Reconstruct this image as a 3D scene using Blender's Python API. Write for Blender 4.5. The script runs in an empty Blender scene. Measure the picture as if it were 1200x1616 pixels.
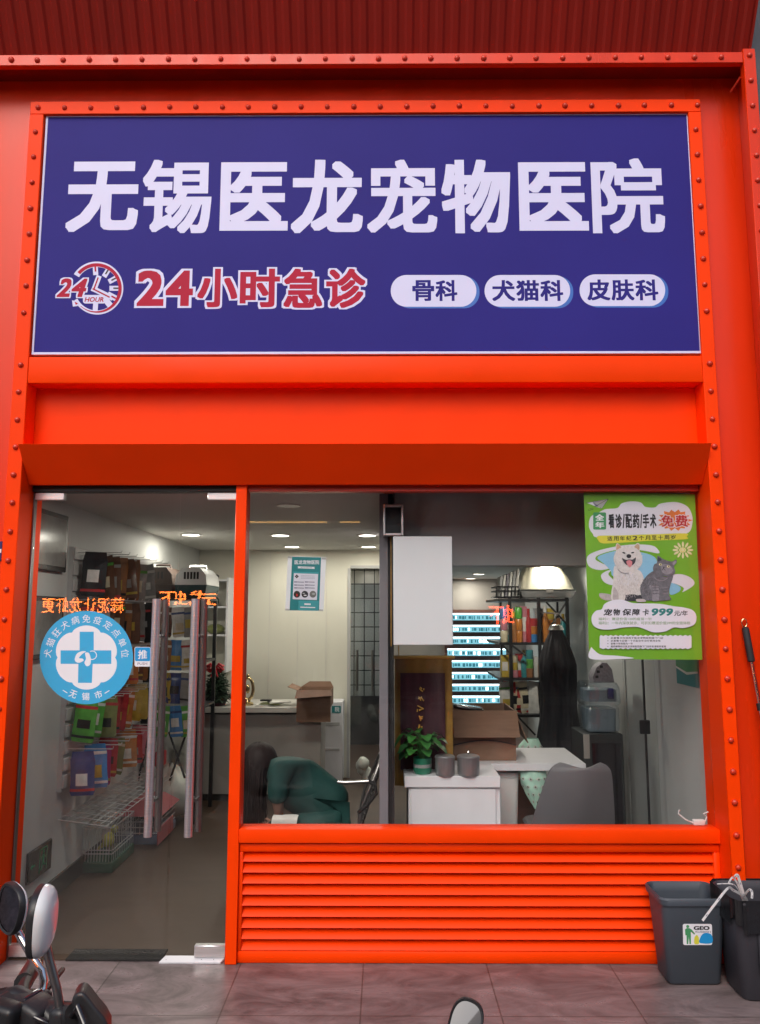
import bpy, bmesh, math, random
from mathutils import Vector, Matrix
R = math.radians
random.seed(7)
S = bpy.context.scene
COL = S.collection

# ------------------------------------------------------------------ camera, sky, sun, exposure
F_PX, CX, CY = 1215.0, 600.0, 808.0           # measured in the 1200 x 1616 photograph
PITCH, YAW = R(7.5), R(0.33)
CAM = Vector((0.0, -3.90, 1.70))
cd = bpy.data.cameras.new('camera'); cam = bpy.data.objects.new('camera', cd); COL.objects.link(cam)
cam.location = CAM; cam.rotation_euler = (math.pi/2 + PITCH, 0, YAW)
cd.sensor_fit = 'VERTICAL'; cd.sensor_height = 24.0; cd.lens = 24.0*F_PX/1616.0
cd.clip_start = 0.05; cd.clip_end = 500
S.camera = cam

w = bpy.data.worlds.new('World'); S.world = w; w.use_nodes = True
nt = w.node_tree
sky = nt.nodes.new('ShaderNodeTexSky'); sky.sky_type = 'NISHITA'; sky.sun_disc = False
SUN_EL, SUN_AZ = R(44), R(200)
sky.sun_elevation = SUN_EL; sky.sun_rotation = SUN_AZ
sky.air_density = 1.0; sky.dust_density = 4.0; sky.ozone_density = 1.0
bg = nt.nodes['Background']; bg.inputs['Strength'].default_value = 0.15
nt.links.new(sky.outputs['Color'], bg.inputs['Color'])
sd = bpy.data.lights.new('sun', 'SUN'); sd.energy = 1.2; sd.angle = R(40); sd.color = (1, .98, .95)
so = bpy.data.objects.new('sun', sd); COL.objects.link(so); so.location = (0, -8, 14)
sv = Vector((math.sin(SUN_AZ)*math.cos(SUN_EL), math.cos(SUN_AZ)*math.cos(SUN_EL), math.sin(SUN_EL)))
so.rotation_euler = sv.to_track_quat('Z', 'Y').to_euler()
S.view_settings.view_transform = 'Standard'; S.view_settings.look = 'None'
S.view_settings.exposure = 0.14; S.view_settings.gamma = 1.0
S.view_settings.use_curve_mapping = False
S.cycles.use_denoising = True
S.cycles.max_bounces = 10; S.cycles.transparent_max_bounces = 24
S.cycles.sample_clamp_indirect = 6.0
S.cycles.caustics_reflective = False; S.cycles.caustics_refractive = False

# ------------------------------------------------------------------ helpers
_cp, _sp, _cy, _sy = math.cos(PITCH), math.sin(PITCH), math.cos(YAW), math.sin(YAW)
FW = Vector((-_sy*_cp, _cy*_cp, _sp)); RT = Vector((_cy, _sy, 0)); UP = RT.cross(FW)
def ray(px, py): return RT*((px-CX)/F_PX) + UP*((CY-py)/F_PX) + FW
def at(px, py, Y):
    d = ray(px, py); return CAM + d*((Y-CAM.y)/d.y)
def atz(px, py, z):
    d = ray(px, py); return CAM + d*((z-CAM.z)/d.z)
def X(px, py, Y): return at(px, py, Y).x
def Z(py, Y): return at(600, py, Y).z

MATS = {}
def pm(name, col, rough=.5, metal=0., var=.08, scale=5., bump=0., bscale=60., spec=.5, emit=None, estr=0., rvar=.0, coat=0., crough=.03, trans=0., stretch=None):
    """procedural principled material: noise varies the colour, the roughness and the bump"""
    m = bpy.data.materials.new(name); m.use_nodes = True
    n, l = m.node_tree.nodes, m.node_tree.links
    b = n['Principled BSDF']
    b.inputs['Roughness'].default_value = rough; b.inputs['Metallic'].default_value = metal
    b.inputs['Specular IOR Level'].default_value = spec; b.inputs['Coat Weight'].default_value = coat; b.inputs['Coat Roughness'].default_value = crough
    b.inputs['Transmission Weight'].default_value = trans
    b.inputs['Base Color'].default_value = (*col, 1)
    m.diffuse_color = (*col, 1)
    tc = n.new('ShaderNodeTexCoord'); vec = tc.outputs['Object']
    if stretch:
        mp = n.new('ShaderNodeMapping'); mp.inputs['Scale'].default_value = stretch
        l.new(vec, mp.inputs['Vector']); vec = mp.outputs['Vector']
    if var or rvar:
        t = n.new('ShaderNodeTexNoise'); t.inputs['Scale'].default_value = scale; t.inputs['Detail'].default_value = 6
        l.new(vec, t.inputs['Vector'])
        if var:
            r = n.new('ShaderNodeValToRGB')
            r.color_ramp.elements[0].position = .3; r.color_ramp.elements[1].position = .7
            r.color_ramp.elements[0].color = (*[max(0, c*(1-var)) for c in col], 1)
            r.color_ramp.elements[1].color = (*[min(1, c*(1+var)) for c in col], 1)
            l.new(t.outputs['Fac'], r.inputs['Fac']); l.new(r.outputs['Color'], b.inputs['Base Color'])
        if rvar:
            mr = n.new('ShaderNodeMapRange'); mr.inputs[1].default_value = .3; mr.inputs[2].default_value = .7
            mr.inputs[3].default_value = rough-rvar; mr.inputs[4].default_value = rough+rvar
            l.new(t.outputs['Fac'], mr.inputs[0]); l.new(mr.outputs[0], b.inputs['Roughness'])
    if bump:
        t2 = n.new('ShaderNodeTexNoise'); t2.inputs['Scale'].default_value = bscale; t2.inputs['Detail'].default_value = 4
        l.new(vec, t2.inputs['Vector'])
        bp = n.new('ShaderNodeBump'); bp.inputs['Strength'].default_value = bump; bp.inputs['Distance'].default_value = .01
        l.new(t2.outputs['Fac'], bp.inputs['Height']); l.new(bp.outputs['Normal'], b.inputs['Normal'])
    if emit:
        b.inputs['Emission Color'].default_value = (*emit, 1); b.inputs['Emission Strength'].default_value = estr
    MATS[name] = m
    return m

def glass_mat(name, tint=(.93, .95, .94), refl=1.7, rough=0.0, base=.04):
    m = bpy.data.materials.new(name); m.use_nodes = True
    n, l = m.node_tree.nodes, m.node_tree.links; n.clear()
    out = n.new('ShaderNodeOutputMaterial'); mix = n.new('ShaderNodeMixShader')
    tr = n.new('ShaderNodeBsdfTransparent'); tr.inputs[0].default_value = (*tint, 1)
    gl = n.new('ShaderNodeBsdfGlossy'); gl.inputs['Roughness'].default_value = rough
    lw = n.new('ShaderNodeLayerWeight'); lw.inputs['Blend'].default_value = .5
    p = n.new('ShaderNodeMath'); p.operation = 'POWER'; p.inputs[1].default_value = 5
    a = n.new('ShaderNodeMath'); a.operation = 'MULTIPLY_ADD'; a.inputs[1].default_value = .9; a.inputs[2].default_value = base*refl
    l.new(lw.outputs['Facing'], p.inputs[0]); l.new(p.outputs[0], a.inputs[0]); l.new(a.outputs[0], mix.inputs[0])
    l.new(tr.outputs[0], mix.inputs[1]); l.new(gl.outputs[0], mix.inputs[2])
    # a thin uneven film of dust and wiping marks on the pane
    tc = n.new('ShaderNodeTexCoord'); mp = n.new('ShaderNodeMapping'); mp.inputs['Scale'].default_value = (1.3, 1.3, .6); mp.inputs['Rotation'].default_value = (0, .5, 0)
    no = n.new('ShaderNodeTexNoise'); no.inputs['Scale'].default_value = 3.2; no.inputs['Detail'].default_value = 8; no.inputs['Distortion'].default_value = 1.5
    mr = n.new('ShaderNodeMapRange'); mr.inputs[1].default_value = .45; mr.inputs[2].default_value = .80; mr.inputs[3].default_value = .0; mr.inputs[4].default_value = .016
    df = n.new('ShaderNodeBsdfDiffuse'); df.inputs[0].default_value = (.6, .58, .56, 1); mx = n.new('ShaderNodeMixShader')
    l.new(tc.outputs['Object'], mp.inputs['Vector']); l.new(mp.outputs[0], no.inputs['Vector']); l.new(no.outputs['Fac'], mr.inputs[0]); l.new(mr.outputs[0], mx.inputs[0])
    l.new(mix.outputs[0], mx.inputs[1]); l.new(df.outputs[0], mx.inputs[2]); l.new(mx.outputs[0], out.inputs[0])
    m.diffuse_color = (.7, .8, .8, .3)
    MATS[name] = m; return m

ORANGE = (.68, .032, .002)
pm('orange_paint', ORANGE, .34, coat=.12, crough=.25, spec=.28, stretch=(2.4, 2.4, .35), var=.08, scale=2.2, bump=.02, bscale=14, rvar=.09)
pm('orange_bright', (.92, .050, .0006), .42, spec=.11, var=.04, scale=3, bump=.015, bscale=20, rvar=.05)
pm('red_sheet', (.22, .008, .003), .5, spec=.2, var=.12, scale=3, bump=.03, bscale=30, stretch=(1, .2, .2))  # facade red with the canopy's shade put into a darker base colour
pm('rivet_paint', (.55, .03, .008), .35, var=.06, scale=20)
pm('sign_blue', (.029, .023, .205), .55, var=.06, scale=1.5, bump=.03, bscale=5, spec=.09)
pm('vinyl_white', (.80, .80, .86), .5, var=.02)
pm('sign_white', (.62, .62, .86), .5, var=.02)
pm('sign_red', (.42, .014, .045), .5, var=.05, spec=.12)
pm('badge_blue', (.03, .13, .48), .5, var=.03)
pm('chrome', (.72, .70, .70), .14, 1., var=.03, scale=12)
pm('brushed', (.80, .78, .80), .36, 1., var=.08, scale=8, stretch=(1, 1, 30))
pm('canister_steel', (.26, .26, .27), .30, .55, var=.1, scale=8, stretch=(8, 8, .3))
pm('steel_dark', (.30, .29, .29), .35, 1., var=.05)
pm('black_plastic', (.018, .018, .02), .42, var=.15, scale=10, bump=.05, bscale=120)
pm('black_gloss', (.012, .011, .014), .12, var=.1, coat=.6)
pm('black_metal', (.022, .022, .024), .4, .3, var=.1)
pm('black_cloth', (.012, .012, .016), .7, var=.3, scale=12, bump=.3, bscale=40)
pm('white_gloss', (.78, .79, .80), .18, var=.02, coat=.5)
pm('white_board', (.80, .81, .85), .55, var=.02, scale=3)
pm('white_laminate', (.72, .72, .76), .35, var=.03)
pm('white_plastic', (.66, .66, .66), .45, var=.03)
pm('cream_wall', (.66, .645, .56), .6, var=.03, scale=1.2)
pm('grey_wall', (.50, .51, .50), .6, var=.05, scale=1.3, bump=.03)
pm('right_wall', (.52, .53, .53), .6, var=.05, scale=1.5)
pm('ceiling_paint', (.62, .61, .57), .7, var=.03, scale=1)
pm('bulkhead_grey', (.38, .375, .37), .5, var=.1, scale=2)
pm('partition_grey', (.20, .19, .215), .45, var=.08, scale=3, stretch=(1, 1, .2))
pm('skirting', (.06, .06, .055), .5, var=.1)
pm('slat_grey', (.42, .42, .42), .5, var=.06)
pm('counter_grey', (.36, .335, .31), .5, var=.06, scale=1.5, stretch=(1, 1, .3))
pm('counter_top', (.60, .58, .54), .3, var=.03)
pm('floor_brown', (.058, .036, .024), .5, var=.14, scale=2.2, stretch=(1, 3, 1))
pm('cardboard', (.22, .125, .08), .8, var=.1, scale=8, bump=.06, bscale=50, stretch=(1, 1, 6))
pm('cardboard_dark', (.15, .085, .06), .8, var=.1, scale=8, bump=.06)
pm('paper', (.75, .74, .70), .7, var=.04)
pm('skin', (.36, .20, .15), .5, var=.06, scale=20)
pm('scrubs_green', (.006, .054, .05), .75, var=.15, scale=9, bump=.25, bscale=18)
pm('hair_dark', (.016, .009, .009), .6, spec=.2, var=.35, scale=30, stretch=(6, 6, .4))
pm('bin_grey', (.050, .062, .080), .5, var=.06, scale=5, bump=.03, bscale=150)
pm('bin_dark', (.036, .036, .046), .5, var=.12, scale=5, bump=.05, bscale=100)
pm('liner_black', (.012, .012, .014), .3, var=.2, bump=.6, bscale=30)
pm('leaf_green', (.035, .15, .03), .4, var=.35, scale=14)
pm('leaf_dark', (.02, .085, .022), .45, var=.35, scale=14)
pm('pot_green', (.015, .17, .10), .35, var=.08)
pm('gold_cloth', (.30, .16, .025), .55, var=.2, scale=14, bump=.2, bscale=60)
pm('burgundy', (.05, .010, .018), .8, var=.3, scale=6, bump=.2, bscale=40)
pm('gold_thread', (.62, .36, .07), .4, var=.1)
pm('gold_metal', (.75, .58, .30), .18, 1., var=.06)
pm('chair_grey', (.14, .135, .148), .5, var=.05, scale=4)
pm('mesh_black', (.03, .03, .032), .6, var=.2, scale=60)
pm('tree_green', (.012, .035, .014), .8, var=.4, scale=30, bump=.5, bscale=60)
pm('bow_red', (.55, .02, .03), .4, var=.15)
pm('carrier_dark', (.06, .04, .032), .5, var=.1)
pm('carrier_teal', (.02, .06, .065), .4, var=.1)
pm('litter_cream', (.72, .69, .56), .45, var=.03)
pm('shelf_red', (.16, .07, .055), .6, var=.1)
pm('led_strip', (.9, .95, 1.), .5, var=0, emit=(.75, .93, 1.), estr=3.0)
pm('rail_cyan', (.25, .6, .7), .4, var=0, emit=(.25, .60, .74), estr=.8)
pm('rail_print', (.02, .16, .22), .5, var=0, emit=(.06, .32, .42), estr=.5)
pm('lamp_glow', (1, 1, 1), .5, var=0, emit=(1, .95, .84), estr=14.)
pm('lamp_trim', (.75, .74, .7), .4, var=0)
pm('neon_amber', (1, .5, .1), .5, var=0, emit=(1, .52, .14), estr=8.5)
pm('neon_red', (1, .2, .05), .5, var=0, emit=(1, .30, .10), estr=9.)
pm('teal', (.012, .21, .23), .45, var=.04)
pm('teal_light', (.05, .34, .38), .45, var=.04)
pm('ink_black', (.02, .02, .025), .5, var=0)
pm('ink_grey', (.25, .25, .34), .5, var=0)
pm('sticker_blue', (.045, .40, .72), .4, var=.04, scale=3)
pm('push_blue', (.015, .30, .68), .35, var=.03)
pm('poster_green', (.19, .45, .03), .35, var=.06, scale=3)
pm('poster_white', (.74, .72, .82), .4, var=.02)
pm('poster_sky', (.28, .55, .78), .4, var=.05)
pm('poster_yellow', (.70, .66, .06), .4, var=.05)
pm('poster_lettergreen', (.06, .30, .12), .4, var=.03)
pm('poster_burst', (.72, .19, .04), .4, var=.15, scale=9)
pm('poster_redink', (.50, .02, .02), .4, var=.05)
pm('poster_greenink', (.25, .36, .24), .5, var=0)
pm('poster_tealink', (.02, .20, .20), .5, var=0)
pm('daisy_cream', (.78, .72, .42), .5, var=.06)
pm('dog_white', (.72, .66, .66), .6, var=.08, scale=60)
pm('dog_shade', (.50, .43, .44), .6, var=.1, scale=60)
pm('dog_ear', (.55, .36, .25), .6, var=.1, scale=60)
pm('tongue_pink', (.62, .22, .25), .6, var=.05)
pm('cat_grey', (.135, .13, .15), .6, var=.25, scale=60)
pm('cat_light', (.25, .235, .27), .6, var=.2, scale=60)
pm('cat_dark', (.045, .042, .055), .6, var=.2, scale=60)
pm('exit_green', (.05, .30, .16), .5, var=0)
pm('frame_dark', (.05, .045, .042), .25, var=.1)
pm('picture_grey', (.20, .195, .185), .15, var=.3, scale=6)
pm('corridor_dark', (.035, .04, .042), .5, var=.2)
pm('mat_black', (.014, .013, .012), .9, var=.3, scale=60, bump=.6, bscale=120)
pm('sack_white', (.58, .60, .55), .5, var=.1, scale=7, bump=.25, bscale=16)
pm('cage_wire', (.55, .56, .58), .4, .6, var=.05)
pm('cage_green', (.02, .075, .045), .4, var=.08)
pm('cage_pink', (.34, .085, .10), .45, var=.08)
pm('cage_blue', (.09, .12, .19), .45, var=.08)
pm('bird_yellow', (.50, .50, .12), .7, var=.25, scale=30)
pm('foil', (.75, .75, .72), .2, 1., var=.1, bump=.5, bscale=30)
pm('parcel_mint', (.50, .78, .66), .35, var=.12, scale=14, bump=.2)
pm('tank_blue', (.26, .33, .38), .2, var=.08, scale=5)
pm('street_asphalt', (.05, .05, .052), .85, var=.2, scale=4, bump=.2)
pm('opposite_wall', (.20, .185, .185), .8, var=.12, scale=.8)
pm('opposite_trim', (.36, .35, .35), .7, var=.1)
pm('opposite_glass', (.03, .035, .045), .12, var=.2)
pm('neighbour_grey', (.07, .075, .09), .7, var=.1)
pm('wire_white', (.75, .74, .75), .4, var=0)
pm('wall_blue', (.02, .02, .14), .4, var=.1)
for nm, c in dict(green=(.10, .36, .06), darkgreen=(.03, .15, .05), red=(.42, .035, .04), orange=(.48, .17, .03), yellow=(.46, .34, .05),
                  blue=(.05, .22, .52), navy=(.03, .06, .20), magenta=(.42, .03, .17), brown=(.13, .06, .035), amber=(.30, .13, .05),
                  grey=(.28, .28, .28), white=(.66, .66, .64), black=(.02, .02, .022), olive=(.20, .22, .07), pink=(.55, .22, .27),
                  teal=(.04, .25, .28), cream=(.60, .53, .38)).items():
    pm('pack_'+nm, c, .28, var=.16, scale=22, bump=.12, bscale=26)
glass_mat('shop_glass', (.955, .965, .96), .62)
glass_mat('clear_plastic', (.86, .89, .92), 2.6, .06)
pm('mirror_pale', (.055, .055, .058), .04, 1., var=0)
pm('mirror_glass', (.09, .085, .10), .03, 1., var=0)

def tile_mat(name, c1, c2, grout, tw, th, off=(0, 0), mortar=.004, rough=.3, offset=0., veins=True):
    m = bpy.data.materials.new(name); m.use_nodes = True
    n, l = m.node_tree.nodes, m.node_tree.links; b = n['Principled BSDF']
    tc = n.new('ShaderNodeTexCoord'); mp = n.new('ShaderNodeMapping'); mp.inputs['Location'].default_value = (*off, 0)
    l.new(tc.outputs['Object'], mp.inputs['Vector'])
    br = n.new('ShaderNodeTexBrick'); br.offset = offset; br.squash = 1
    br.inputs['Scale'].default_value = 1; br.inputs['Brick Width'].default_value = tw; br.inputs['Row Height'].default_value = th
    br.inputs['Mortar Size'].default_value = mortar; br.inputs['Mortar Smooth'].default_value = .1; br.inputs['Bias'].default_value = 0
    br.inputs['Color1'].default_value = (*c1, 1); br.inputs['Color2'].default_value = (*c2, 1); br.inputs['Mortar'].default_value = (*grout, 1)
    l.new(mp.outputs[0], br.inputs['Vector'])
    col = br.outputs['Color']
    if veins:
        mp2 = n.new('ShaderNodeMapping'); mp2.inputs['Scale'].default_value = (1, 2.2, 1); mp2.inputs['Rotation'].default_value = (0, 0, .5)
        l.new(tc.outputs['Object'], mp2.inputs['Vector'])
        t = n.new('ShaderNodeTexNoise'); t.inputs['Scale'].default_value = 2.6; t.inputs['Detail'].default_value = 9
        t.inputs['Roughness'].default_value = .68; t.inputs['Distortion'].default_value = 1.2
        l.new(mp2.outputs[0], t.inputs['Vector'])
        r = n.new('ShaderNodeValToRGB'); r.color_ramp.elements[0].position = .32; r.color_ramp.elements[1].position = .70
        r.color_ramp.elements[0].color = (.42, .40, .40, 1); r.color_ramp.elements[1].color = (1.62, 1.56, 1.58, 1)
        l.new(t.outputs['Fac'], r.inputs['Fac'])
        mx = n.new('ShaderNodeMix'); mx.data_type = 'RGBA'; mx.blend_type = 'MULTIPLY'; mx.inputs['Factor'].default_value = 1
        l.new(col, mx.inputs['A']); l.new(r.outputs['Color'], mx.inputs['B']); col = mx.outputs['Result']
        mr = n.new('ShaderNodeMapRange'); mr.inputs[1].default_value = .3; mr.inputs[2].default_value = .7
        mr.inputs[3].default_value = rough+.12; mr.inputs[4].default_value = rough-.06
        l.new(t.outputs['Fac'], mr.inputs[0]); l.new(mr.outputs[0], b.inputs['Roughness'])
    else:
        b.inputs['Roughness'].default_value = rough
    l.new(col, b.inputs['Base Color'])
    bp = n.new('ShaderNodeBump'); bp.inputs['Strength'].default_value = .5; bp.inputs['Distance'].default_value = .003; bp.invert = True
    l.new(br.outputs['Fac'], bp.inputs['Height']); l.new(bp.outputs[0], b.inputs['Normal'])
    MATS[name] = m; return m
tile_mat('paving_tile', (.165, .134, .134), (.19, .154, .152), (.09, .075, .07), .6, .6, off=(.104, .37), mortar=.0035, rough=.30)
tile_mat('wall_tile', (.62, .62, .58), (.66, .66, .62), (.05, .05, .05),   .135, .19, mortar=.007, rough=.25, veins=False)

# ---- mesh builder
class MB:
    def __init__(s): s.v = []; s.f = []; s.m = []; s.names = []; s.flat = set()
    def mi(s, mat):
        if mat not in s.names: s.names.append(mat)
        return s.names.index(mat)
    def add(s, vs, fs, mat):
        o = len(s.v); k = s.mi(mat)
        s.v += [tuple(v) for v in vs]
        for f in fs: s.f.append(tuple(i+o for i in f)); s.m.append(k)
        return s
    def addbm(s, bm, mat):
        bm.verts.ensure_lookup_table(); bm.verts.index_update()
        s.add([v.co[:] for v in bm.verts], [[v.index for v in f.verts] for f in bm.faces], mat); bm.free(); return s
    def box(s, x0, x1, y0, y1, z0, z1, mat, bev=0., seg=1, mtx=None):
        x0, x1 = min(x0, x1), max(x0, x1); y0, y1 = min(y0, y1), max(y0, y1); z0, z1 = min(z0, z1), max(z0, z1)
        bm = bmesh.new()
        bmesh.ops.create_cube(bm, size=1)
        for v in bm.verts: v.co = Vector((x0+(v.co.x+.5)*(x1-x0), y0+(v.co.y+.5)*(y1-y0), z0+(v.co.z+.5)*(z1-z0)))
        if bev > 0:
            bev = min(bev, .45*min(x1-x0, y1-y0, z1-z0))
            bmesh.ops.bevel(bm, geom=list(bm.edges), offset=bev, segments=seg, affect='EDGES', profile=.5)
        if mtx: bmesh.ops.transform(bm, matrix=mtx, verts=bm.verts)
        n0 = len(s.f); s.addbm(bm, mat); s.flat.update(range(n0, len(s.f))); return s
    def hexa(s, c8, mat):
        """eight corners: bottom ring of four, top ring of four"""
        return s.add(c8, [(3, 2, 1, 0), (4, 5, 6, 7), (0, 1, 5, 4), (1, 2, 6, 5), (2, 3, 7, 6), (3, 0, 4, 7)], mat)
    def tube(s, pts, r, mat, n=10, caps=True):
        pts = [Vector(p) for p in pts]
        rs = r if isinstance(r, (list, tuple)) else [r]*len(pts)
        vs, fs = [], []
        t0 = (pts[1]-pts[0]).normalized()
        a = t0.orthogonal().normalized()
        for i, p in enumerate(pts):
            t = (pts[min(i+1, len(pts)-1)]-pts[max(i-1, 0)]).normalized()
            a = (a - t*a.dot(t)).normalized(); b = t.cross(a)
            for k in range(n):
                th = 2*math.pi*k/n
                vs.append(p + (a*math.cos(th)+b*math.sin(th))*rs[i])
        for i in range(len(pts)-1):
            for k in range(n):
                fs.append((i*n+k, i*n+(k+1) % n, (i+1)*n+(k+1) % n, (i+1)*n+k))
        if caps:
            fs.append(tuple(range(n))[::-1]); fs.append(tuple((len(pts)-1)*n+k for k in range(n)))
        return s.add(vs, fs, mat)
    def lathe(s, prof, o, mat, n=24, axis='Z', mtx=None):
        vs, fs = [], []
        for (r, h) in prof:
            for k in range(n):
                th = 2*math.pi*k/n
                c, q = r*math.cos(th), r*math.sin(th)
                v = Vector((c, q, h)) if axis == 'Z' else (Vector((c, h, q)) if axis == 'Y' else Vector((h, c, q)))
                if mtx: v = mtx @ v
                vs.append(Vector(o)+v)
        for i in range(len(prof)-1):
            for k in range(n): fs.append((i*n+k, i*n+(k+1) % n, (i+1)*n+(k+1) % n, (i+1)*n+k))
        if prof[0][0] > 1e-6: fs.append(tuple(range(n))[::-1])
        if prof[-1][0] > 1e-6: fs.append(tuple((len(prof)-1)*n+k for k in range(n)))
        return s.add(vs, fs, mat)
    def ball(s, c, rad, mat, sub=2, jit=0.):
        bm = bmesh.new(); bmesh.ops.create_icosphere(bm, subdivisions=sub, radius=1)
        rx = rad if isinstance(rad, (tuple, list)) else (rad,)*3
        for v in bm.verts:
            k = 1+random.uniform(-jit, jit)
            v.co = Vector((c[0]+v.co.x*rx[0]*k, c[1]+v.co.y*rx[1]*k, c[2]+v.co.z*rx[2]*k))
        return s.addbm(bm, mat)
    def prism(s, pts, depth, mat):
        """pts: planar outline of Vectors; depth: extrusion vector"""
        n = len(pts); d = Vector(depth); pts = [Vector(p) for p in pts]
        return s.add(pts+[p+d for p in pts], [tuple(range(n))[::-1], tuple(range(n, 2*n))]+[(i, (i+1) % n, n+(i+1) % n, n+i) for i in range(n)], mat)
    def grid(s, fn, nu, nv, mat, closed=False):
        vs = [fn(i/nu, j/nv) for j in range(nv+1) for i in range(nu+1)]
        fs = [(j*(nu+1)+i, j*(nu+1)+i+1, (j+1)*(nu+1)+i+1, (j+1)*(nu+1)+i) for j in range(nv) for i in range(nu)]
        return s.add(vs, fs, mat)
    def build(s, name, parent=None, angle=38, origin=None, recalc=True):
        me = bpy.data.meshes.new(name)
        o0 = Vector(origin) if origin is not None else None
        if o0 is None and parent is not None: o0 = WORLD[parent.name]
        if o0 is None: o0 = Vector((0, 0, 0))
        me.from_pydata([tuple(Vector(v)-o0) for v in s.v], [], s.f)
        for mn in s.names: me.materials.append(MATS[mn])
        me.polygons.foreach_set('material_index', s.m)
        if recalc:
            bm = bmesh.new(); bm.from_mesh(me); bmesh.ops.recalc_face_normals(bm, faces=bm.faces); bm.to_mesh(me); bm.free()
        me.polygons.foreach_set('use_smooth', [i not in s.flat for i in range(len(me.polygons))])
        me.set_sharp_from_angle(angle=R(angle)); me.update()
        ob = bpy.data.objects.new(name, me); COL.objects.link(ob)
        WORLD[ob.name] = o0
        if parent is not None:
            ob.parent = parent; ob.location = o0 - WORLD[parent.name]
        else: ob.location = o0
        return ob
WORLD = {}

def tag(o, label=None, cat=None, group=None, kind=None):
    if label: o['label'] = label
    if cat: o['category'] = cat
    if group: o['group'] = group
    if kind: o['kind'] = kind
    return o
def thing(name, loc, label, cat, group=None, kind=None):
    o = bpy.data.objects.new(name, None); COL.objects.link(o); o.empty_display_size = .1
    o.location = loc; WORLD[o.name] = Vector(loc)
    bpy.context.view_layer.update()
    return tag(o, label, cat, group, kind)
def ordn(i): return ['first', 'second', 'third', 'fourth', 'fifth', 'sixth', 'seventh', 'eighth', 'ninth', 'tenth', 'eleventh', 'twelfth'][i]

# ---- lettering
_GC = {}
def glyphs(t, bold=0., shear=0.):
    k = (t, bold, shear)
    if k not in _GC:
        cu = bpy.data.curves.new('lettering', 'FONT'); cu.body = t; cu.shear = shear; cu.resolution_u = 3
        cu.fill_mode = 'FRONT'
        ob = bpy.data.objects.new('lettering', cu); COL.objects.link(ob)
        bpy.context.view_layer.update()
        dg = bpy.context.evaluated_depsgraph_get()
        me = bpy.data.meshes.new_from_object(ob.evaluated_get(dg))
        v0 = [v.co.xy.to_tuple() for v in me.vertices]; f0 = [tuple(p.vertices) for p in me.polygons]
        if bold > 0:                                  # heavier stroke: the glyph printed again, shifted all round
            sh = [(0, 0)]; n = len(v0)
            if bold < .025: per = [(1, 0), (-1, 0), (0, 1), (0, -1), (1, 1), (-1, 1), (1, -1), (-1, -1)]
            else:
                e = [-1+q/3 for q in range(6)]
                per = [(q, -1) for q in e]+[(1, q) for q in e]+[(-q, 1) for q in e]+[(-1, -q) for q in e]
            for r in ([1.] if bold < .03 else [1., .5]):
                sh += [(bold*r*a, bold*r*b*.78) for a, b in per]
            vv = [(x+dx, y+dy, i) for i, (dx, dy) in enumerate(sh) for x, y in v0]
            ff = [tuple(q+i*n for q in f) for i in range(len(sh)) for f in f0]
        else: vv = [(x, y, 0) for x, y in v0]; ff = f0
        _GC[k] = (vv, ff)
        bpy.data.objects.remove(ob); bpy.data.curves.remove(cu); bpy.data.meshes.remove(me)
    return _GC[k]

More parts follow.
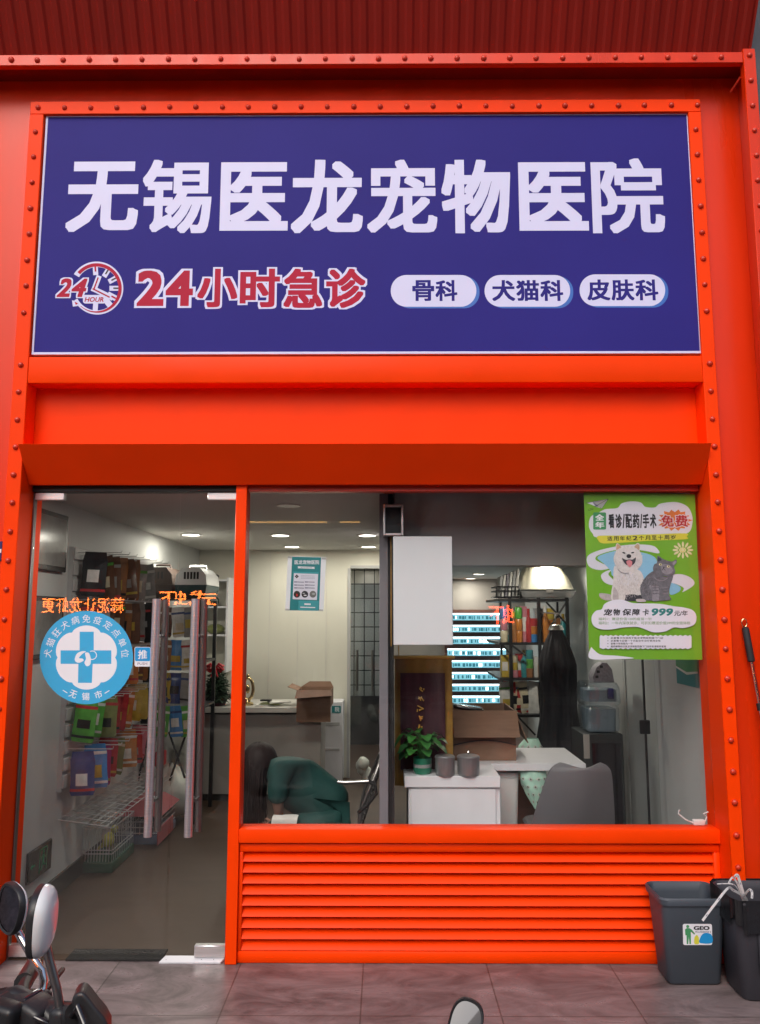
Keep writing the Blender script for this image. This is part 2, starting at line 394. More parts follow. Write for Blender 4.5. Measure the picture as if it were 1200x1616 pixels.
class Print:
    """flat printing on an upright sheet at depth Y, facing the street; each new layer lies a hair proud of the last"""
    def __init__(s, Y, step=6e-5, mb=None):
        s.Y = Y; s.step = step; s.mb = mb or MB(); s.k = 0; s.cv = lambda x, y: (x, y)
    def lay(s): s.k += 1; return s.Y - s.k*s.step
    def p(s, x, y): return at(*s.cv(x, y), s.Y)
    def poly(s, pts, mat, same=False):
        y = s.Y - s.k*s.step if same else s.lay()
        q = [s.p(*a) for a in pts]
        s.mb.add([(v.x, y, v.z) for v in q], [tuple(range(len(q)))], mat); return s
    def blob(s, pts, mat, n=6):
        """closed Catmull-Rom outline through pts"""
        out = []; N = len(pts)
        for i in range(N):
            a, b, c, d = (Vector(pts[(i+j-1) % N]) for j in range(4))
            for q in range(n):
                t = q/n
                out.append(tuple(.5*((2*b)+(c-a)*t+(2*a-5*b+4*c-d)*t*t+(3*b-a-3*c+d)*t**3)))
        return s.poly(out, mat)
    def ell(s, cx, cy, rx, ry, mat, n=28, rot=0):
        c, q = math.cos(R(rot)), math.sin(R(rot))
        return s.poly([(cx+rx*math.cos(t)*c-ry*math.sin(t)*q, cy+rx*math.cos(t)*q+ry*math.sin(t)*c) for t in [2*math.pi*i/n for i in range(n)]], mat)
    def line(s, pts, wd, mat):
        y = s.lay()
        for a, b in zip(pts[:-1], pts[1:]):
            a, b = Vector(a), Vector(b); d = (b-a).normalized()*wd/2; nn = Vector((-d.y, d.x))
            q = [s.p(*v) for v in (a-d+nn, b+d+nn, b+d-nn, a-d-nn)]
            y -= s.step*.05
            s.mb.add([(v.x, y, v.z) for v in q], [(0, 1, 2, 3)], mat)
        return s
    def arc(s, cx, cy, r0, r1, a0, a1, mat, n=40, r0b=None, r1b=None):
        """ring sector, degrees clockwise from the top; the b radii are those at the far end"""
        r0b = r0 if r0b is None else r0b; r1b = r1 if r1b is None else r1b
        y = s.lay(); vs = []
        for i in range(n+1):
            t = i/n; a = R(a0+(a1-a0)*t)
            for r in (r0+(r0b-r0)*t, r1+(r1b-r1)*t):
                v = s.p(cx+r*math.sin(a), cy-r*math.cos(a)); vs.append((v.x, y, v.z))
        s.mb.add(vs, [(2*i, 2*i+1, 2*i+3, 2*i+2) for i in range(n)], mat); return s
    def text(s, t, box, mat, bold=0., shear=0., ref=None, rot=0., over=False):
        """fit the text's own bounds to box (x0, y0, x1, y1); ref: fit the bounds of the ref boldness instead"""
        vs, fs = glyphs(t, bold, shear)
        if not vs: return s
        rv = glyphs(t, ref, shear)[0] if ref is not None else vs
        ax, bx = min(v[0] for v in rv), max(v[0] for v in rv); ay, by = min(v[1] for v in rv), max(v[1] for v in rv)
        x0, y0, x1, y1 = box; y = s.lay() if over else s.Y-(s.k+1)*s.step; xm, ym = (x0+x1)/2, (y0+y1)/2
        L, Rr, T, B = s.p(x0, ym), s.p(x1, ym), s.p(xm, y0), s.p(xm, y1)
        out = []
        cx, cz = (L.x+Rr.x)/2, (T.z+B.z)/2; W, H = Rr.x-L.x, T.z-B.z
        c, q = math.cos(R(rot)), math.sin(R(rot))
        for v in vs:
            u, h = ((v[0]-ax)/(bx-ax)-.5)*W, ((v[1]-ay)/(by-ay)-.5)*H
            out.append((cx+u*c-h*q, y-v[2]*1.2e-6, cz+u*q+h*c))
        s.mb.add(out, fs, mat); return s

def _fur(s, cx, cy, rx, ry, n, mat, ln, ang=90, spread=40):
    y = s.lay()
    for _ in range(n):
        t, q = random.uniform(0, 6.283), math.sqrt(random.random()); x0, y0 = cx+rx*q*math.cos(t), cy+ry*q*math.sin(t)
        a = R(ang+random.uniform(-spread, spread)); l = ln*random.uniform(.5, 1.2); dx, dy = l*math.cos(a), l*math.sin(a); w_ = ln*.07; y -= s.step*.02
        v = [s.p(*u) for u in ((x0-w_, y0), (x0+w_, y0), (x0+dx, y0+dy))]
        s.mb.add([(k.x, y, k.z) for k in v], [(0, 1, 2)], mat)
Print.fur = _fur

def rrect(x0, y0, x1, y1, r, n=6):
    out = []
    for cx, cy, a0 in ((x1-r, y0+r, -90), (x1-r, y1-r, 0), (x0+r, y1-r, 90), (x0+r, y0+r, 180)):
        for i in range(n+1):
            a = R(a0+90*i/n); out.append((cx+r*math.cos(a), cy+r*math.sin(a)))
    return out

def grow(name, joints, edges, mat, parent, levels=2):
    """one continuous limb surface grown on a skeleton: joints = [(x, y, z, radius_a, radius_b)]; joint 0 is the root"""
    o0 = WORLD[parent.name]
    me = bpy.data.meshes.new(name)
    me.from_pydata([tuple(Vector(j[:3])-o0) for j in joints], edges, [])
    ob = bpy.data.objects.new(name, me); COL.objects.link(ob)
    ob.modifiers.new('skin', 'SKIN'); 
    lay = me.skin_vertices[0].data
    for i, j in enumerate(joints):
        lay[i].radius = (j[3], j[4] if len(j) > 4 else j[3]); lay[i].use_root = (i == 0)
    sb = ob.modifiers.new('smooth', 'SUBSURF'); sb.levels = levels; sb.render_levels = levels
    bpy.context.view_layer.update()
    dg = bpy.context.evaluated_depsgraph_get()
    m2 = bpy.data.meshes.new_from_object(ob.evaluated_get(dg))
    ob.modifiers.clear(); ob.data = m2; bpy.data.meshes.remove(me)
    m2.name = name; m2.materials.clear(); m2.materials.append(MATS[mat])
    m2.polygons.foreach_set('use_smooth', [True]*len(m2.polygons))
    ob.parent = parent; ob.location = (0, 0, 0); WORLD[ob.name] = o0
    return ob

# ------------------------------------------------------------------ the street and the shop's shell
GY = .16                                            # the plane of the shop glass
XL0, XL1 = X(14.5, 690, 0), X(37.5, 690, 0)         # left riveted post: outer, inner edge
XR1, XR0 = X(1116.5, 700, 0), X(1137.5, 700, 0)     # right riveted post: inner, outer edge
XM0, XM1 = X(373, 780, .11), X(390, 780, .11)       # post between door and window
ZT1, ZT0 = Z(158, 0), Z(178, 0)                     # riveted strip over the sign
ZS1, ZS0 = Z(179.5, .02), Z(559, .02)               # sign
ZSILL = Z(1309, GY)
ZHEAD = Z(777, GY)
CEIL = 2.38
FL = .006                                           # shop floor level

def sheet(name, x0, x1, y0, y1, z0, z1, mat, label, cat):
    m = MB(); m.box(x0, x1, y0, y1, z0, z1, mat)
    return tag(m.build(name, origin=(0, 0, 0)), label, cat, kind='structure')
sheet('road', -150, 150, -150, 150, -.5, -.13, 'street_asphalt', 'dark asphalt roadway beyond the tiled pavement', 'road')
sheet('pavement', -40, 40, -6.5, .15, -.3, 0, 'paving_tile', 'large brownish grey stone tiles in front of the shop', 'pavement')
sheet('pavement', -40, 40, -14, -10.5, -.3, 0, 'paving_tile', 'pavement on the far side of the street', 'pavement')

shop = thing('storefront', (0, .1, 0), 'orange painted steel storefront with riveted frames, glass door and wide window', 'storefront')

OY = -.12
XO1, XO0 = X(1173, 93, OY), X(1192.5, 93, OY)
ZB1, ZB0 = Z(84, OY), Z(101, OY)
m = MB()
PY = .05
m.box(-3.4, XL0-.002, PY, .30, -.0, 5.2, 'orange_paint')
m.box(XR0+.002, XO0-.021, PY, .30, -.0, 5.2, 'orange_paint')
m.box(XL0-.002, XR0+.002, PY, .30, ZT1+.002, 5.2, 'orange_paint')
m.build('wall_panel', shop)

def rivet(mb, c, r=.0155, mat='rivet_paint', n=12):
    r *= random.uniform(.92, 1.06); c = (c[0]+random.uniform(-.0018, .0018), c[1], c[2]+random.uniform(-.0018, .0018))
    prof = [(r, 0), (r*.96, r*.28), (r*.78, r*.58), (r*.42, r*.80), (0, r*.88)]
    mb.lathe([(a, -b) for a, b in prof], c, mat, n=n, axis='Y')
def rivet_row(mb, a, b, n, mat='rivet_paint', r=.0155):
    a, b = Vector(a), Vector(b)
    for i in range(n):
        rivet(mb, a.lerp(b, i/(n-1)), r, mat)

m = MB()
zb = 0.0
m.box(XL0, XL1, 0, .26, zb, ZT0, 'orange_bright', .003)
m.box(XR1, XR0, 0, .26, zb, ZT0, 'orange_bright', .003)
m.box(XL0, XR0, 0, .26, ZT0+.0005, ZT1, 'orange_bright', .003)
zr = Z(168, 0)
rivet_row(m, (X(61, 167, 0), 0, zr), (X(1101, 167, 0), 0, zr), 26)
for xc, p0, pxs in ((X(54.5, 245, 0), 206, 1), (X(1105, 245, 0), 205, 1)):
    ys = [206, 246, 286, 327, 368, 409, 450, 492, 533+41/2, 618-.5, 662, 705, 749, 793, 838, 884, 930, 977, 1024, 1071, 1119, 1167, 1217, 1266, 1317, 1368, 1420, 1472]
    ys[8] = 575
    xm = (XL0+XL1)/2 if xc < 0 else (XR0+XR1)/2
    for py in ys: rivet(m, (xm, 0, Z(py, 0)))
m.build('riveted_frame', shop)

m = MB()
m.box(-3.4, XO1, OY, OY+.035, ZB0, ZB1, 'orange_paint', .003)
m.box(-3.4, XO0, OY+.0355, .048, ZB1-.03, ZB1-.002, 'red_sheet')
m.box(XO0-.02, XO0-.001, OY+.041, .29, 0, ZB1-.031, 'orange_paint')
m.box(XO1+.0005, XO0, OY-.004, OY+.04, 0, Z(79.5, OY), 'orange_paint', .003)
m.tube([(XO1-.005, OY+.03, Z(118, OY)), (XO1-.03, -.02, Z(128, OY))], .006, 'rivet_paint', 8)
zr = Z(92.5, OY)
x = X(1162.5, 91, OY)-.001
step = X(641.5, 93, OY)-X(600, 93, OY)
xx = X(1138, 92, OY)
while xx > -3.3:
    rivet(m, (xx, OY, zr), .0155); xx -= step
xp = (XO1+XO0)/2
for k in range(40):
    py = 91+k*39.2
    if Z(py, OY) > .05: rivet(m, (xp, OY-.004, Z(py, OY)), .0155)
m.build('outer_frame', shop)

m = MB()                                            # corrugated sheet leaning out over the beam
th = R(61); L = 1.1; per = .082; x0c, x1c = -3.4, XO0-.01
prof = [(0, 0), (.28, 0), (.45, .009), (.78, .009), (.95, 0)]
vs = []; i = 0; xx = x0c; row = []
while xx < x1c:
    for f, d in prof:
        if xx+f*per < x1c: row.append((xx+f*per, d))
    xx += per
row.append((x1c, 0))
base = Vector((0, OY+.03, ZB1+.004)); up = Vector((0, -math.cos(th), math.sin(th))); nn = Vector((0, math.sin(th), math.cos(th)))
for k in (0, 1):
    for (xq, d) in row:
        vs.append(base + Vector((xq, 0, 0)) + up*(L*k) + nn*d)
n = len(row)
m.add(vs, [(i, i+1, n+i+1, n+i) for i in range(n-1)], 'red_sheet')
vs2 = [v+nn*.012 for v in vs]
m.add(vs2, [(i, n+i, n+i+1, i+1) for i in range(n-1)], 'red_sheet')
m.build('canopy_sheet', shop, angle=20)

m = MB()                                            # beam under the sign, recessed panel below it
m.box(XL1+.001, XR1-.001, .0035, .12, Z(603.5, .0035), Z(562, .0035), 'orange_bright', .004, 2)
m.build('sign_beam', shop)
m = MB()
m.box(XL1+.001, XR1-.001, .115, .2, Z(720, .115), Z(603.5, .0035)-.0005, 'orange_bright')
m.build('recessed_panel', shop)
m = MB()                                            # leaning fascia over the door and the window
z1, z0 = Z(700, -.06), Z(764.5, .085)
xa, xb = XL1+.003, XR1-.003
def prof_yz(P, x0, x1, mat, mb):
    n = len(P); mb.add([(x0, y, z) for y, z in P]+[(x1, y, z) for y, z in P], [tuple(range(n)), tuple(range(n, 2*n))[::-1]]+[(i, n+i, n+(i+1) % n, (i+1) % n) for i in range(n)], mat)
prof_yz([(-.06, z1), (.085, z0), (.112, z0), (.112, z1-.03), (-.05, z1+.003)], xa, xb, 'orange_bright', m)
m.build('leaning_fascia', shop)
m = MB()                                            # shutter housing underside and the head rail above the glass
m.box(xa, xb, .113, .30, z0+.006, z0+.10, 'rivet_paint')
m.box(xa, XM0-.002, GY-.03, GY+.035, ZHEAD, z0+.0055, 'black_metal', .002)
m.box(XM1+.002, xb, GY-.03, GY+.035, ZHEAD, z0+.0055, 'rivet_paint', .002)
m.build('head_rail', shop)
m = MB()                                            # post between door and window
m.box(XM0, XM1, .105, .215, 0, z0+.005, 'orange_bright', .003)
m.build('mullion', shop)
m = MB()                                            # sill of the window, low wall behind the louvres
m.box(XM1+.001, XR1-.001, .10, .205, Z(1331, .10), Z(1309, .10), 'orange_bright', .004, 2)
m.box(XM1+.001, XR1-.001, .2055, .32, Z(1331, .10), Z(1309, .10)-.068, 'white_laminate', .002)
m.build('window_sill', shop)
m = MB()
m.box(XM1+.001, XR1-.001, .20, .31, 0, Z(1331, .10)-.001, 'white_laminate')
m.build('low_wall', shop)
# louvred panel
m = MB(); LY = .122
lx0, lx1 = XM1+.0015, XR1-.0015
lt, lb = Z(1331.5, LY), .0
m.box(XM0+.02, lx0-.002, LY-.018, LY-.0171, 0.004, lt, 'orange_bright')
bt, bb, bx0, bx1 = Z(1344.5, LY), Z(1502, LY), X(384, 1340, LY), X(1126, 1340, LY)
m.box(lx0, lx1, LY, .19, bt, lt, 'orange_bright', .002)
m.box(lx0, lx1, LY, .19, lb+.002, bb, 'orange_bright', .002)
m.box(lx0, bx0, LY+.0004, .19, bb, bt, 'orange_bright', .002)
m.box(bx1, lx1, LY+.0004, .19, bb, bt, 'orange_bright', .002)
NB = 9; pitch = (bt-bb)/NB
for k in range(NB):
    zt = bt - k*pitch
    P = [(LY+.048, zt-.003), (LY+.040, zt-.004), (LY+.014, zt-pitch*.62), (LY+.003, zt-pitch*.82), (LY+.001, zt-pitch*.90), (LY+.004, zt-pitch*.945), (LY+.012, zt-pitch*.94),
         (LY+.022, zt-pitch*.66), (LY+.050, zt-.012)]
    prof_yz([(y, z) for y, z in P], bx0+.0005, bx1-.0005, 'orange_bright', m)
m.build('louvre_panel', shop, angle=50)

m = MB()
m.box(XM1+.001, XR1-.001, GY-.004, GY+.004, Z(1309, .10)-.002, ZHEAD+.01, 'shop_glass')
m.build('window_pane', shop)

# the two unequal door leaves
XD = X(286, 780, GY); ZD0 = .028; ZD1 = ZHEAD-.006
def bar(mb, px0, px1, py0, py1, Y, mat='brushed'):
    xc = (X(px0, (py0+py1)/2, Y)+X(px1, (py0+py1)/2, Y))/2; r = abs(X(px1, py0, Y)-X(px0, py0, Y))/2
    za, zb_ = Z(py0, Y), Z(py1, Y)
    mb.tube([(xc, Y, za), (xc, Y, zb_)], r, mat, 18)
    for zz in (za-.19, zb_+.17): mb.tube([(xc, Y, zz), (xc, GY, zz)], .009, mat, 10)
def leaf(x0, x1, hx, hinge_right):
    d = None
    mm = MB(); mm.box(x0, x1, GY-.005, GY+.005, ZD0, ZD1, 'shop_glass')
    d = mm.build('door', shop)
    h = MB(); bar(h, hx-7, hx+6, 945, 1321, GY-.075); h.build('handle', d)
    h = MB(); bar(h, hx+9, hx+20, 946, 1312, GY+.08, 'steel_dark'); h.build('handle', d)
    for zz, hh in ((ZD1, .036), (ZD0, .045)):
        c = MB()
        w_ = .155
        a, b = (x1-w_, x1+.001) if hinge_right else (x0-.001, x0+w_)
        z_a, z_b = (zz-hh, zz+.004) if zz > 1 else (zz-.012, zz+hh)
        c.box(a, b, GY-.016, GY+.016, z_a, z_b, 'brushed', .003)
        c.build('hinge_clip', d)
    return d
leaf(XL1+.012, XD-.003, 241, False)
leaf(XD+.003, XM0-.004, 303.5, True)
m = MB()
m.box(XL1+.001, XL1+.010, GY-.012, GY+.02, 0, z0+.005, 'steel_dark', .002)
m.build('door_jamb', shop)

# threshold: steel floor plate and black mat
p = atz(250, 1521, 0); q = atz(348, 1521, 0)
m = MB()
ya, yb = atz(300, 1521, 0).y, GY+.01
m.add([(X(251, 1521, ya), ya, .008), (X(348, 1521, ya), ya, .008), (XM0-.002, yb, .016), (X(262, 1506, yb), yb, .016),
       (X(251, 1521, ya), ya, .001), (X(348, 1521, ya), ya, .001), (XM0-.002, yb, .001), (X(262, 1506, yb), yb, .001)],
      [(0, 1, 2, 3), (7, 6, 5, 4), (0, 4, 5, 1), (1, 5, 6, 2), (2, 6, 7, 3), (3, 7, 4, 0)], 'white_laminate')
for px in (262, 318, 338): rivet(m, (X(px, 1517, ya+.02), ya+.02, .0095), .003, 'steel_dark', 6)
tag(m.build('threshold_plate', origin=(p.x, p.y, 0)), 'white metal plate screwed down under the narrow door leaf', 'floor plate')
m = MB()
m.box(X(98, 1512, .1), X(252, 1512, .1), atz(150, 1517.5, 0).y, GY+.10, .0005, .0115, 'mat_black', .003)
tag(m.build('door_mat', origin=(-1.4, .12, 0)), 'thin black rubber mat at the foot of the wide door leaf', 'doormat')

# neighbouring building masses and the storey over the shop
def mass(name, x0, x1, y0, y1, z0, z1, mat, label):
    mm = MB(); mm.box(x0, x1, y0, y1, z0, z1, mat); return tag(mm.build(name, origin=((x0+x1)/2, y0, z0)), label, 'building')
mass('neighbour_building', XO0+.03, 9, -.02, 9, 0, 7, 'neighbour_grey', 'dark grey building past the right riveted post')
mass('neighbour_building', -12, -3.45, .0, 9, 0, 7, 'neighbour_grey', 'dark grey building on the other side of the shop')
sheet('upper_storey', -3.4, 2.6, .32, 8.9, 2.62, 7, 'neighbour_grey', 'storey over the shop', 'building')

# opposite side of the street, seen mirrored in the shop glass
opp = thing('opposite_building', (0, -12.1, 0), 'grey building across the street, seen only mirrored in the glass', 'building')
m = MB(); m.box(-22, 22, -20, -12.1, 0, 5.4, 'opposite_wall'); m.build('wall', opp)
for k in range(-5, 6):
    m = MB(); m.box(k*2.9-.95, k*2.9+.95, -12.13, -12.0, 3.75, 4.75, 'opposite_glass'); m.build('window', opp)
    m = MB(); m.box(k*2.9-1.2, k*2.9+1.2, -12.12, -12.0, .1, 2.8, 'opposite_glass'); m.build('shop_window', opp)
    m = MB(); m.box(k*2.9+1.3, k*2.9+1.5, -12.22, -12.05, 0, 5.2, 'opposite_trim'); m.build('pilaster', opp)
m = MB(); m.box(-22, 22, -12.6, -12.05, 5.2, 5.5, 'opposite_trim'); m.build('cornice', opp)
m = MB(); m.box(-22, 22, -12.4, -12.05, 3.0, 3.2, 'opposite_trim'); m.build('canopy_ledge', opp)

def led_text(t, px0, px1, py0, py1, mat, label, name='led_sign', flip=False):
    """glowing letters across the street; (px, py) is where their mirror image shows in the glass"""
    yv = 2*GY+11.9
    vs, fs = glyphs(t, .007)
    ax, bx = min(v[0] for v in vs), max(v[0] for v in vs); ay, by = min(v[1] for v in vs), max(v[1] for v in vs)
    pm_ = (py0+py1)/2
    a, b = at(px0, pm_, yv).x, at(px1, pm_, yv).x; z1_, z0_ = Z(py0, yv), Z(py1, yv)
    mm = MB()
    mm.add([(b-(v[0]-ax)/(bx-ax)*(b-a), -11.9, z0_+(v[1]-ay)/(by-ay)*(z1_-z0_)) for v in vs], fs, mat)
    mm.box(a-.05, b+.05, -12.0, -11.93, z0_-.05, z1_+.05, 'black_plastic')
    return tag(mm.build(name, origin=((a+b)/2, -11.9, z0_)), label, 'LED sign')
led_text('蒜泥让龙虾更', 66, 196, 943, 967, 'neon_amber', 'amber LED lettering across the street, mirrored above the round sticker')
led_text('式虾', 252, 342, 932, 956, 'neon_amber', 'amber LED lettering across the street, mirrored beside the door handles')
led_text('虾', 772, 812, 955, 985, 'neon_red', 'orange red LED character across the street, mirrored by the lit shelves')
yv = 2*GY+11.9
for k, (a, b) in enumerate(((393, 516), (537, 568))):
    m = MB(); z = Z(824, yv)
    m.tube([(at(a, 824, yv).x, -11.9, z), (at(b, 824, yv).x, -11.9, z)], .018, 'neon_amber', 8)
    tag(m.build('neon_tube', origin=(at(a, 824, yv).x, -11.9, z)), ['long amber neon tube across the street, mirrored high in the window', 'short amber neon tube across the street, mirrored high in the window'][k], 'neon tube')

# ------------------------------------------------------------------ the shop's rooms
LWX, RWX, BY = -2.0, 1.72, 4.4                       # left wall, right wall, back wall of the front room
sheet('interior_floor', -2.3, 2.3, .15, 9, -.3, FL, 'floor_brown', 'brown vinyl floor of the shop', 'floor')
sheet('interior_wall', LWX-.25, LWX, .30, 9, 0, 2.62, 'grey_wall', 'grey side wall inside the door', 'wall')
sheet('interior_wall', RWX, RWX+.25, .30, 9, 0, 2.62, 'right_wall', 'pale side wall at the right end of the window', 'wall')
m = MB()
dx0, dx1, dz = X(553, 1000, BY), X(603, 1000, BY), Z(897, BY)
m.box(LWX, dx0, BY, BY+.12, 0, 2.62, 'cream_wall'); m.box(dx0, dx1, BY, BY+.12, dz, 2.62, 'cream_wall')
for px in (425, 470, 515):
    xx = X(px, 1000, BY); m.box(xx-.004, xx+.004, BY-.003, BY, .1, CEIL, 'counter_top')
m.box(dx0-.03, dx0, BY-.012, BY, 0, dz, 'slat_grey'); m.box(dx0, dx1, BY-.012, BY, dz, dz+.03, 'slat_grey')
tag(m.build('interior_wall', origin=(-1, BY, 0)), 'cream panelled back wall with an open doorway', 'wall', kind='structure')
sheet('interior_wall', .05, RWX, 5.6, 5.7, 0, 2.62, 'counter_grey', 'grey brown back wall behind the lit shelves', 'wall')
sheet('ceiling', LWX, .0, .32, 9, CEIL, 2.62, 'ceiling_paint', 'pale ceiling with downlights over the front desk', 'ceiling')
sheet('ceiling', .06, RWX, .80, 5.6, 2.12, 2.615, 'ceiling_paint', 'lower ceiling over the room with the lit shelves', 'ceiling')
sheet('bulkhead', .06, RWX, .60, .798, Z(892, .6), 2.615, 'bulkhead_grey', 'dark grey bulkhead above the right half of the window', 'bulkhead')
sheet('ceiling', .06, RWX, .32, .598, 2.45, 2.61, 'bulkhead_grey', 'dark ceiling strip just behind the window', 'ceiling')
sheet('skirting', LWX, LWX+.015, .32, 4.39, FL, .115, 'skirting', 'black skirting along the grey side wall', 'skirting')
# corridor through the doorway
sheet('corridor_wall', dx0-.5, 0.04, 6.5, 6.6, .62, 2.6, 'wall_tile', 'white tiled corridor wall with black joints', 'wall')
for o in bpy.data.objects:
    if o.name.startswith('corridor_wall'):
        o.data.transform(Matrix.Rotation(R(-90), 4, 'X')); o.rotation_euler.x = R(90)
sheet('corridor_wall', dx0-.5, 0.04, 6.45, 6.6, FL, .62, 'corridor_dark', 'dark lower part of the corridor wall', 'wall')
sheet('corridor_wall', dx0-.6, dx0-.5, 4.52, 6.6, 0, 2.6, 'cream_wall', 'cream side wall of the corridor', 'wall')
m = MB()
for px in (564, 588):
    m.tube([(X(px, 1050, 6.35), 6.35, Z(1026, 6.35)), (X(px, 1050, 6.35), 6.35, Z(1090, 6.35))], .016, 'steel_dark', 10)
    for py in (1034, 1082): m.tube([(X(px, 1050, 6.35), 6.35, Z(py, 6.35)), (X(px, 1050, 6.35), 6.45, Z(py, 6.35))], .01, 'steel_dark', 8)
m.box(dx0-.45, .03, 6.395, 6.405, FL, 2.1, 'clear_plastic')
tag(m.build('corridor_door', origin=(-.2, 6.4, FL)), 'glass door with steel bar handles at the end of the corridor', 'glass door')
# partition between the two rooms, seen edge on
m = MB()
pa, pb_, pc = X(599, 1000, .45), X(613, 1000, .45), X(620.5, 1000, .45)
part = thing('partition', ((pa+pc)/2, .45, FL), 'narrow grey partition end standing behind the window', 'partition')
m.box(pa, pb_, .45, 2.9, FL, CEIL-.002, 'partition_grey', .003); m.build('panel', part)
m = MB(); m.box(pb_+.0005, pc, .465, 2.9, FL, CEIL-.002, 'black_metal', .002); m.build('edge_trim', part)
m = MB(); m.box(X(616.5, 900, .44), X(619, 900, .44), .435, .4495, Z(1020, .44), Z(846, .44), 'gold_cloth'); m.build('yellow_strip', part)

sheet('ceiling', dx0-.5, .04, 4.53, 6.6, 2.30, 2.6, 'ceiling_paint', 'corridor ceiling behind the doorway', 'ceiling')
# downlights
def downlight(px, py, zc, label, watts, r=.075):
    c = atz(px, py, zc)
    t = thing('downlight', (c.x, c.y, zc), label, 'downlight', 'recessed ceiling downlights')
    mm = MB(); mm.lathe([(r*1.25, -.001), (r*1.22, -.008), (r, -.010), (r, -.002)], c, 'lamp_trim', 28); mm.build('trim', t)
    mm = MB(); mm.lathe([(r*.97, -.004), (0.0, -.0045)], c, 'lamp_glow', 28); mm.build('diffuser', t)
    ld = bpy.data.lights.new('downlight_lamp', 'AREA'); ld.shape = 'DISK'; ld.size = .14; ld.energy = watts; ld.color = (1, .93, .80)
    lo = bpy.data.objects.new('downlight_lamp', ld); COL.objects.link(lo); lo.parent = t; lo.location = (0, 0, -.02)
DW = 5.6
downlight(443, 844, CEIL, 'round downlight above the small teal poster, nearer the window', DW)
downlight(461, 862, CEIL, 'round downlight over the teal poster, deeper in the room', DW)
downlight(580, 844, CEIL, 'round downlight beside the partition top, nearer the window', DW)
downlight(582, 862, CEIL, 'round downlight in front of the corridor doorway', DW)
downlight(302, 843, CEIL, 'round downlight seen through the door above the white pet carrier', DW*1.6)
downlight(756, 905, 2.12, 'small downlight over the lit shelves, nearer the window', DW*.5, .06)
downlight(743, 912, 2.12, 'small downlight over the lit shelves, deeper in the room', DW*.8, .06)
downlight(865, 889, 2.12, 'downlight above the cream litter box, behind the bulkhead', DW*.8, .06)
downlight(794, 881, 2.12, 'added downlight in front of the goods rack, unseen behind the bulkhead', DW*1.4, .06)  # added lamp, out of view, to brighten the goods from the front
downlight(275, 772.6, CEIL, 'added downlight just inside the glass door, unseen behind its head rail', DW*1.5, .045)  # extra unseen lamp added as front light for the left rack
downlight(577, 890, 2.30, 'downlight in the corridor beyond the doorway', DW*2, .06)
for lbl, px, py, Y in (('flat round speaker grille in the ceiling near the teal poster', 456, 797, 0), ('flat round speaker grille in the dark ceiling over the white board', 752, 818, 0)):
    zc = CEIL if px < 600 else 2.45
    c = atz(px, py, zc)
    if px > 600: c = Vector((.55, .45, zc))
    mm = MB(); mm.lathe([(.075, -.001), (.073, -.008), (0, -.009)], c, 'lamp_trim' if px < 600 else 'bulkhead_grey', 24)
    tag(mm.build('ceiling_speaker', origin=c), lbl, 'speaker')
# ------------------------------------------------------------------ the shop sign
sg = thing('shop_sign', ((XL1+XR1)/2, .05, ZS0), 'large dark blue shop sign with white Chinese lettering over the window', 'shop sign')
sx0, sx1 = X(61.5, 370, .02), X(1098, 370, .02)
m = MB(); m.box(sx0+.012, sx1-.012, .022, .049, ZS0+.010, ZS1-.010, 'sign_blue'); m.build('board', sg)
m = MB()
m.box(sx0, sx1, .018, .049, ZS0, ZS0+.0145, 'sign_white', .002); m.box(sx0, sx1, .018, .049, ZS1-.0125, ZS1, 'sign_white', .002)
m.box(sx0, sx0+.0125, .0185, .049, ZS0+.0145, ZS1-.0125, 'sign_white', .002); m.box(sx1-.0125, sx1, .0185, .049, ZS0+.0145, ZS1-.0125, 'sign_white', .002)
m.build('border', sg)
P = Print(.022)
cw = (1047-105)/8.0
boxes = [(106, 255, 219, 366), (225, 252, 334, 368), (348, 256, 455, 364), (460, 252, 573, 368), (580, 252, 690, 367), (697, 252, 806, 368), (819, 256, 928, 364), (934, 250, 1048, 368)]
for ch, b in zip('无锡医龙宠物医院', boxes): P.text(ch, b, 'sign_white', .026 if ch in '锡院宠' else .032)
P.mb.build('title_lettering', sg)
P = Print(.022)
red = [('2', (217, 427, 259, 483)), ('4', (262, 427, 305, 483)), ('小', (312, 424, 375, 485)), ('时', (379, 424, 442, 485)), ('急', (448, 424, 509, 486)), ('诊', (515, 424, 577, 486))]
def halo_text(t, b, bold, grow_, cw_, ci, shear=0.):
    n = len(P.mb.v)
    v0 = glyphs(t, bold, shear)[0]; v1 = glyphs(t, bold+grow_, shear)[0]
    w0 = max(v[0] for v in v0)-min(v[0] for v in v0); w1 = max(v[0] for v in v1)-min(v[0] for v in v1)
    h0 = max(v[1] for v in v0)-min(v[1] for v in v0); h1 = max(v[1] for v in v1)-min(v[1] for v in v1)
    ex, ey = (b[2]-b[0])*(w1/w0-1)/2, (b[3]-b[1])*(h1/h0-1)/2
    P.text(t, (b[0]-ex, b[1]-ey, b[2]+ex, b[3]+ey), cw_, bold+grow_, shear)
    return b
for t, b in red: halo_text(t, b, .035, .05, 'sign_white', 'sign_red')
P.lay()
for t, b in red: P.text(t, b, 'sign_red', .035)
P.mb.build('emergency_lettering', sg)
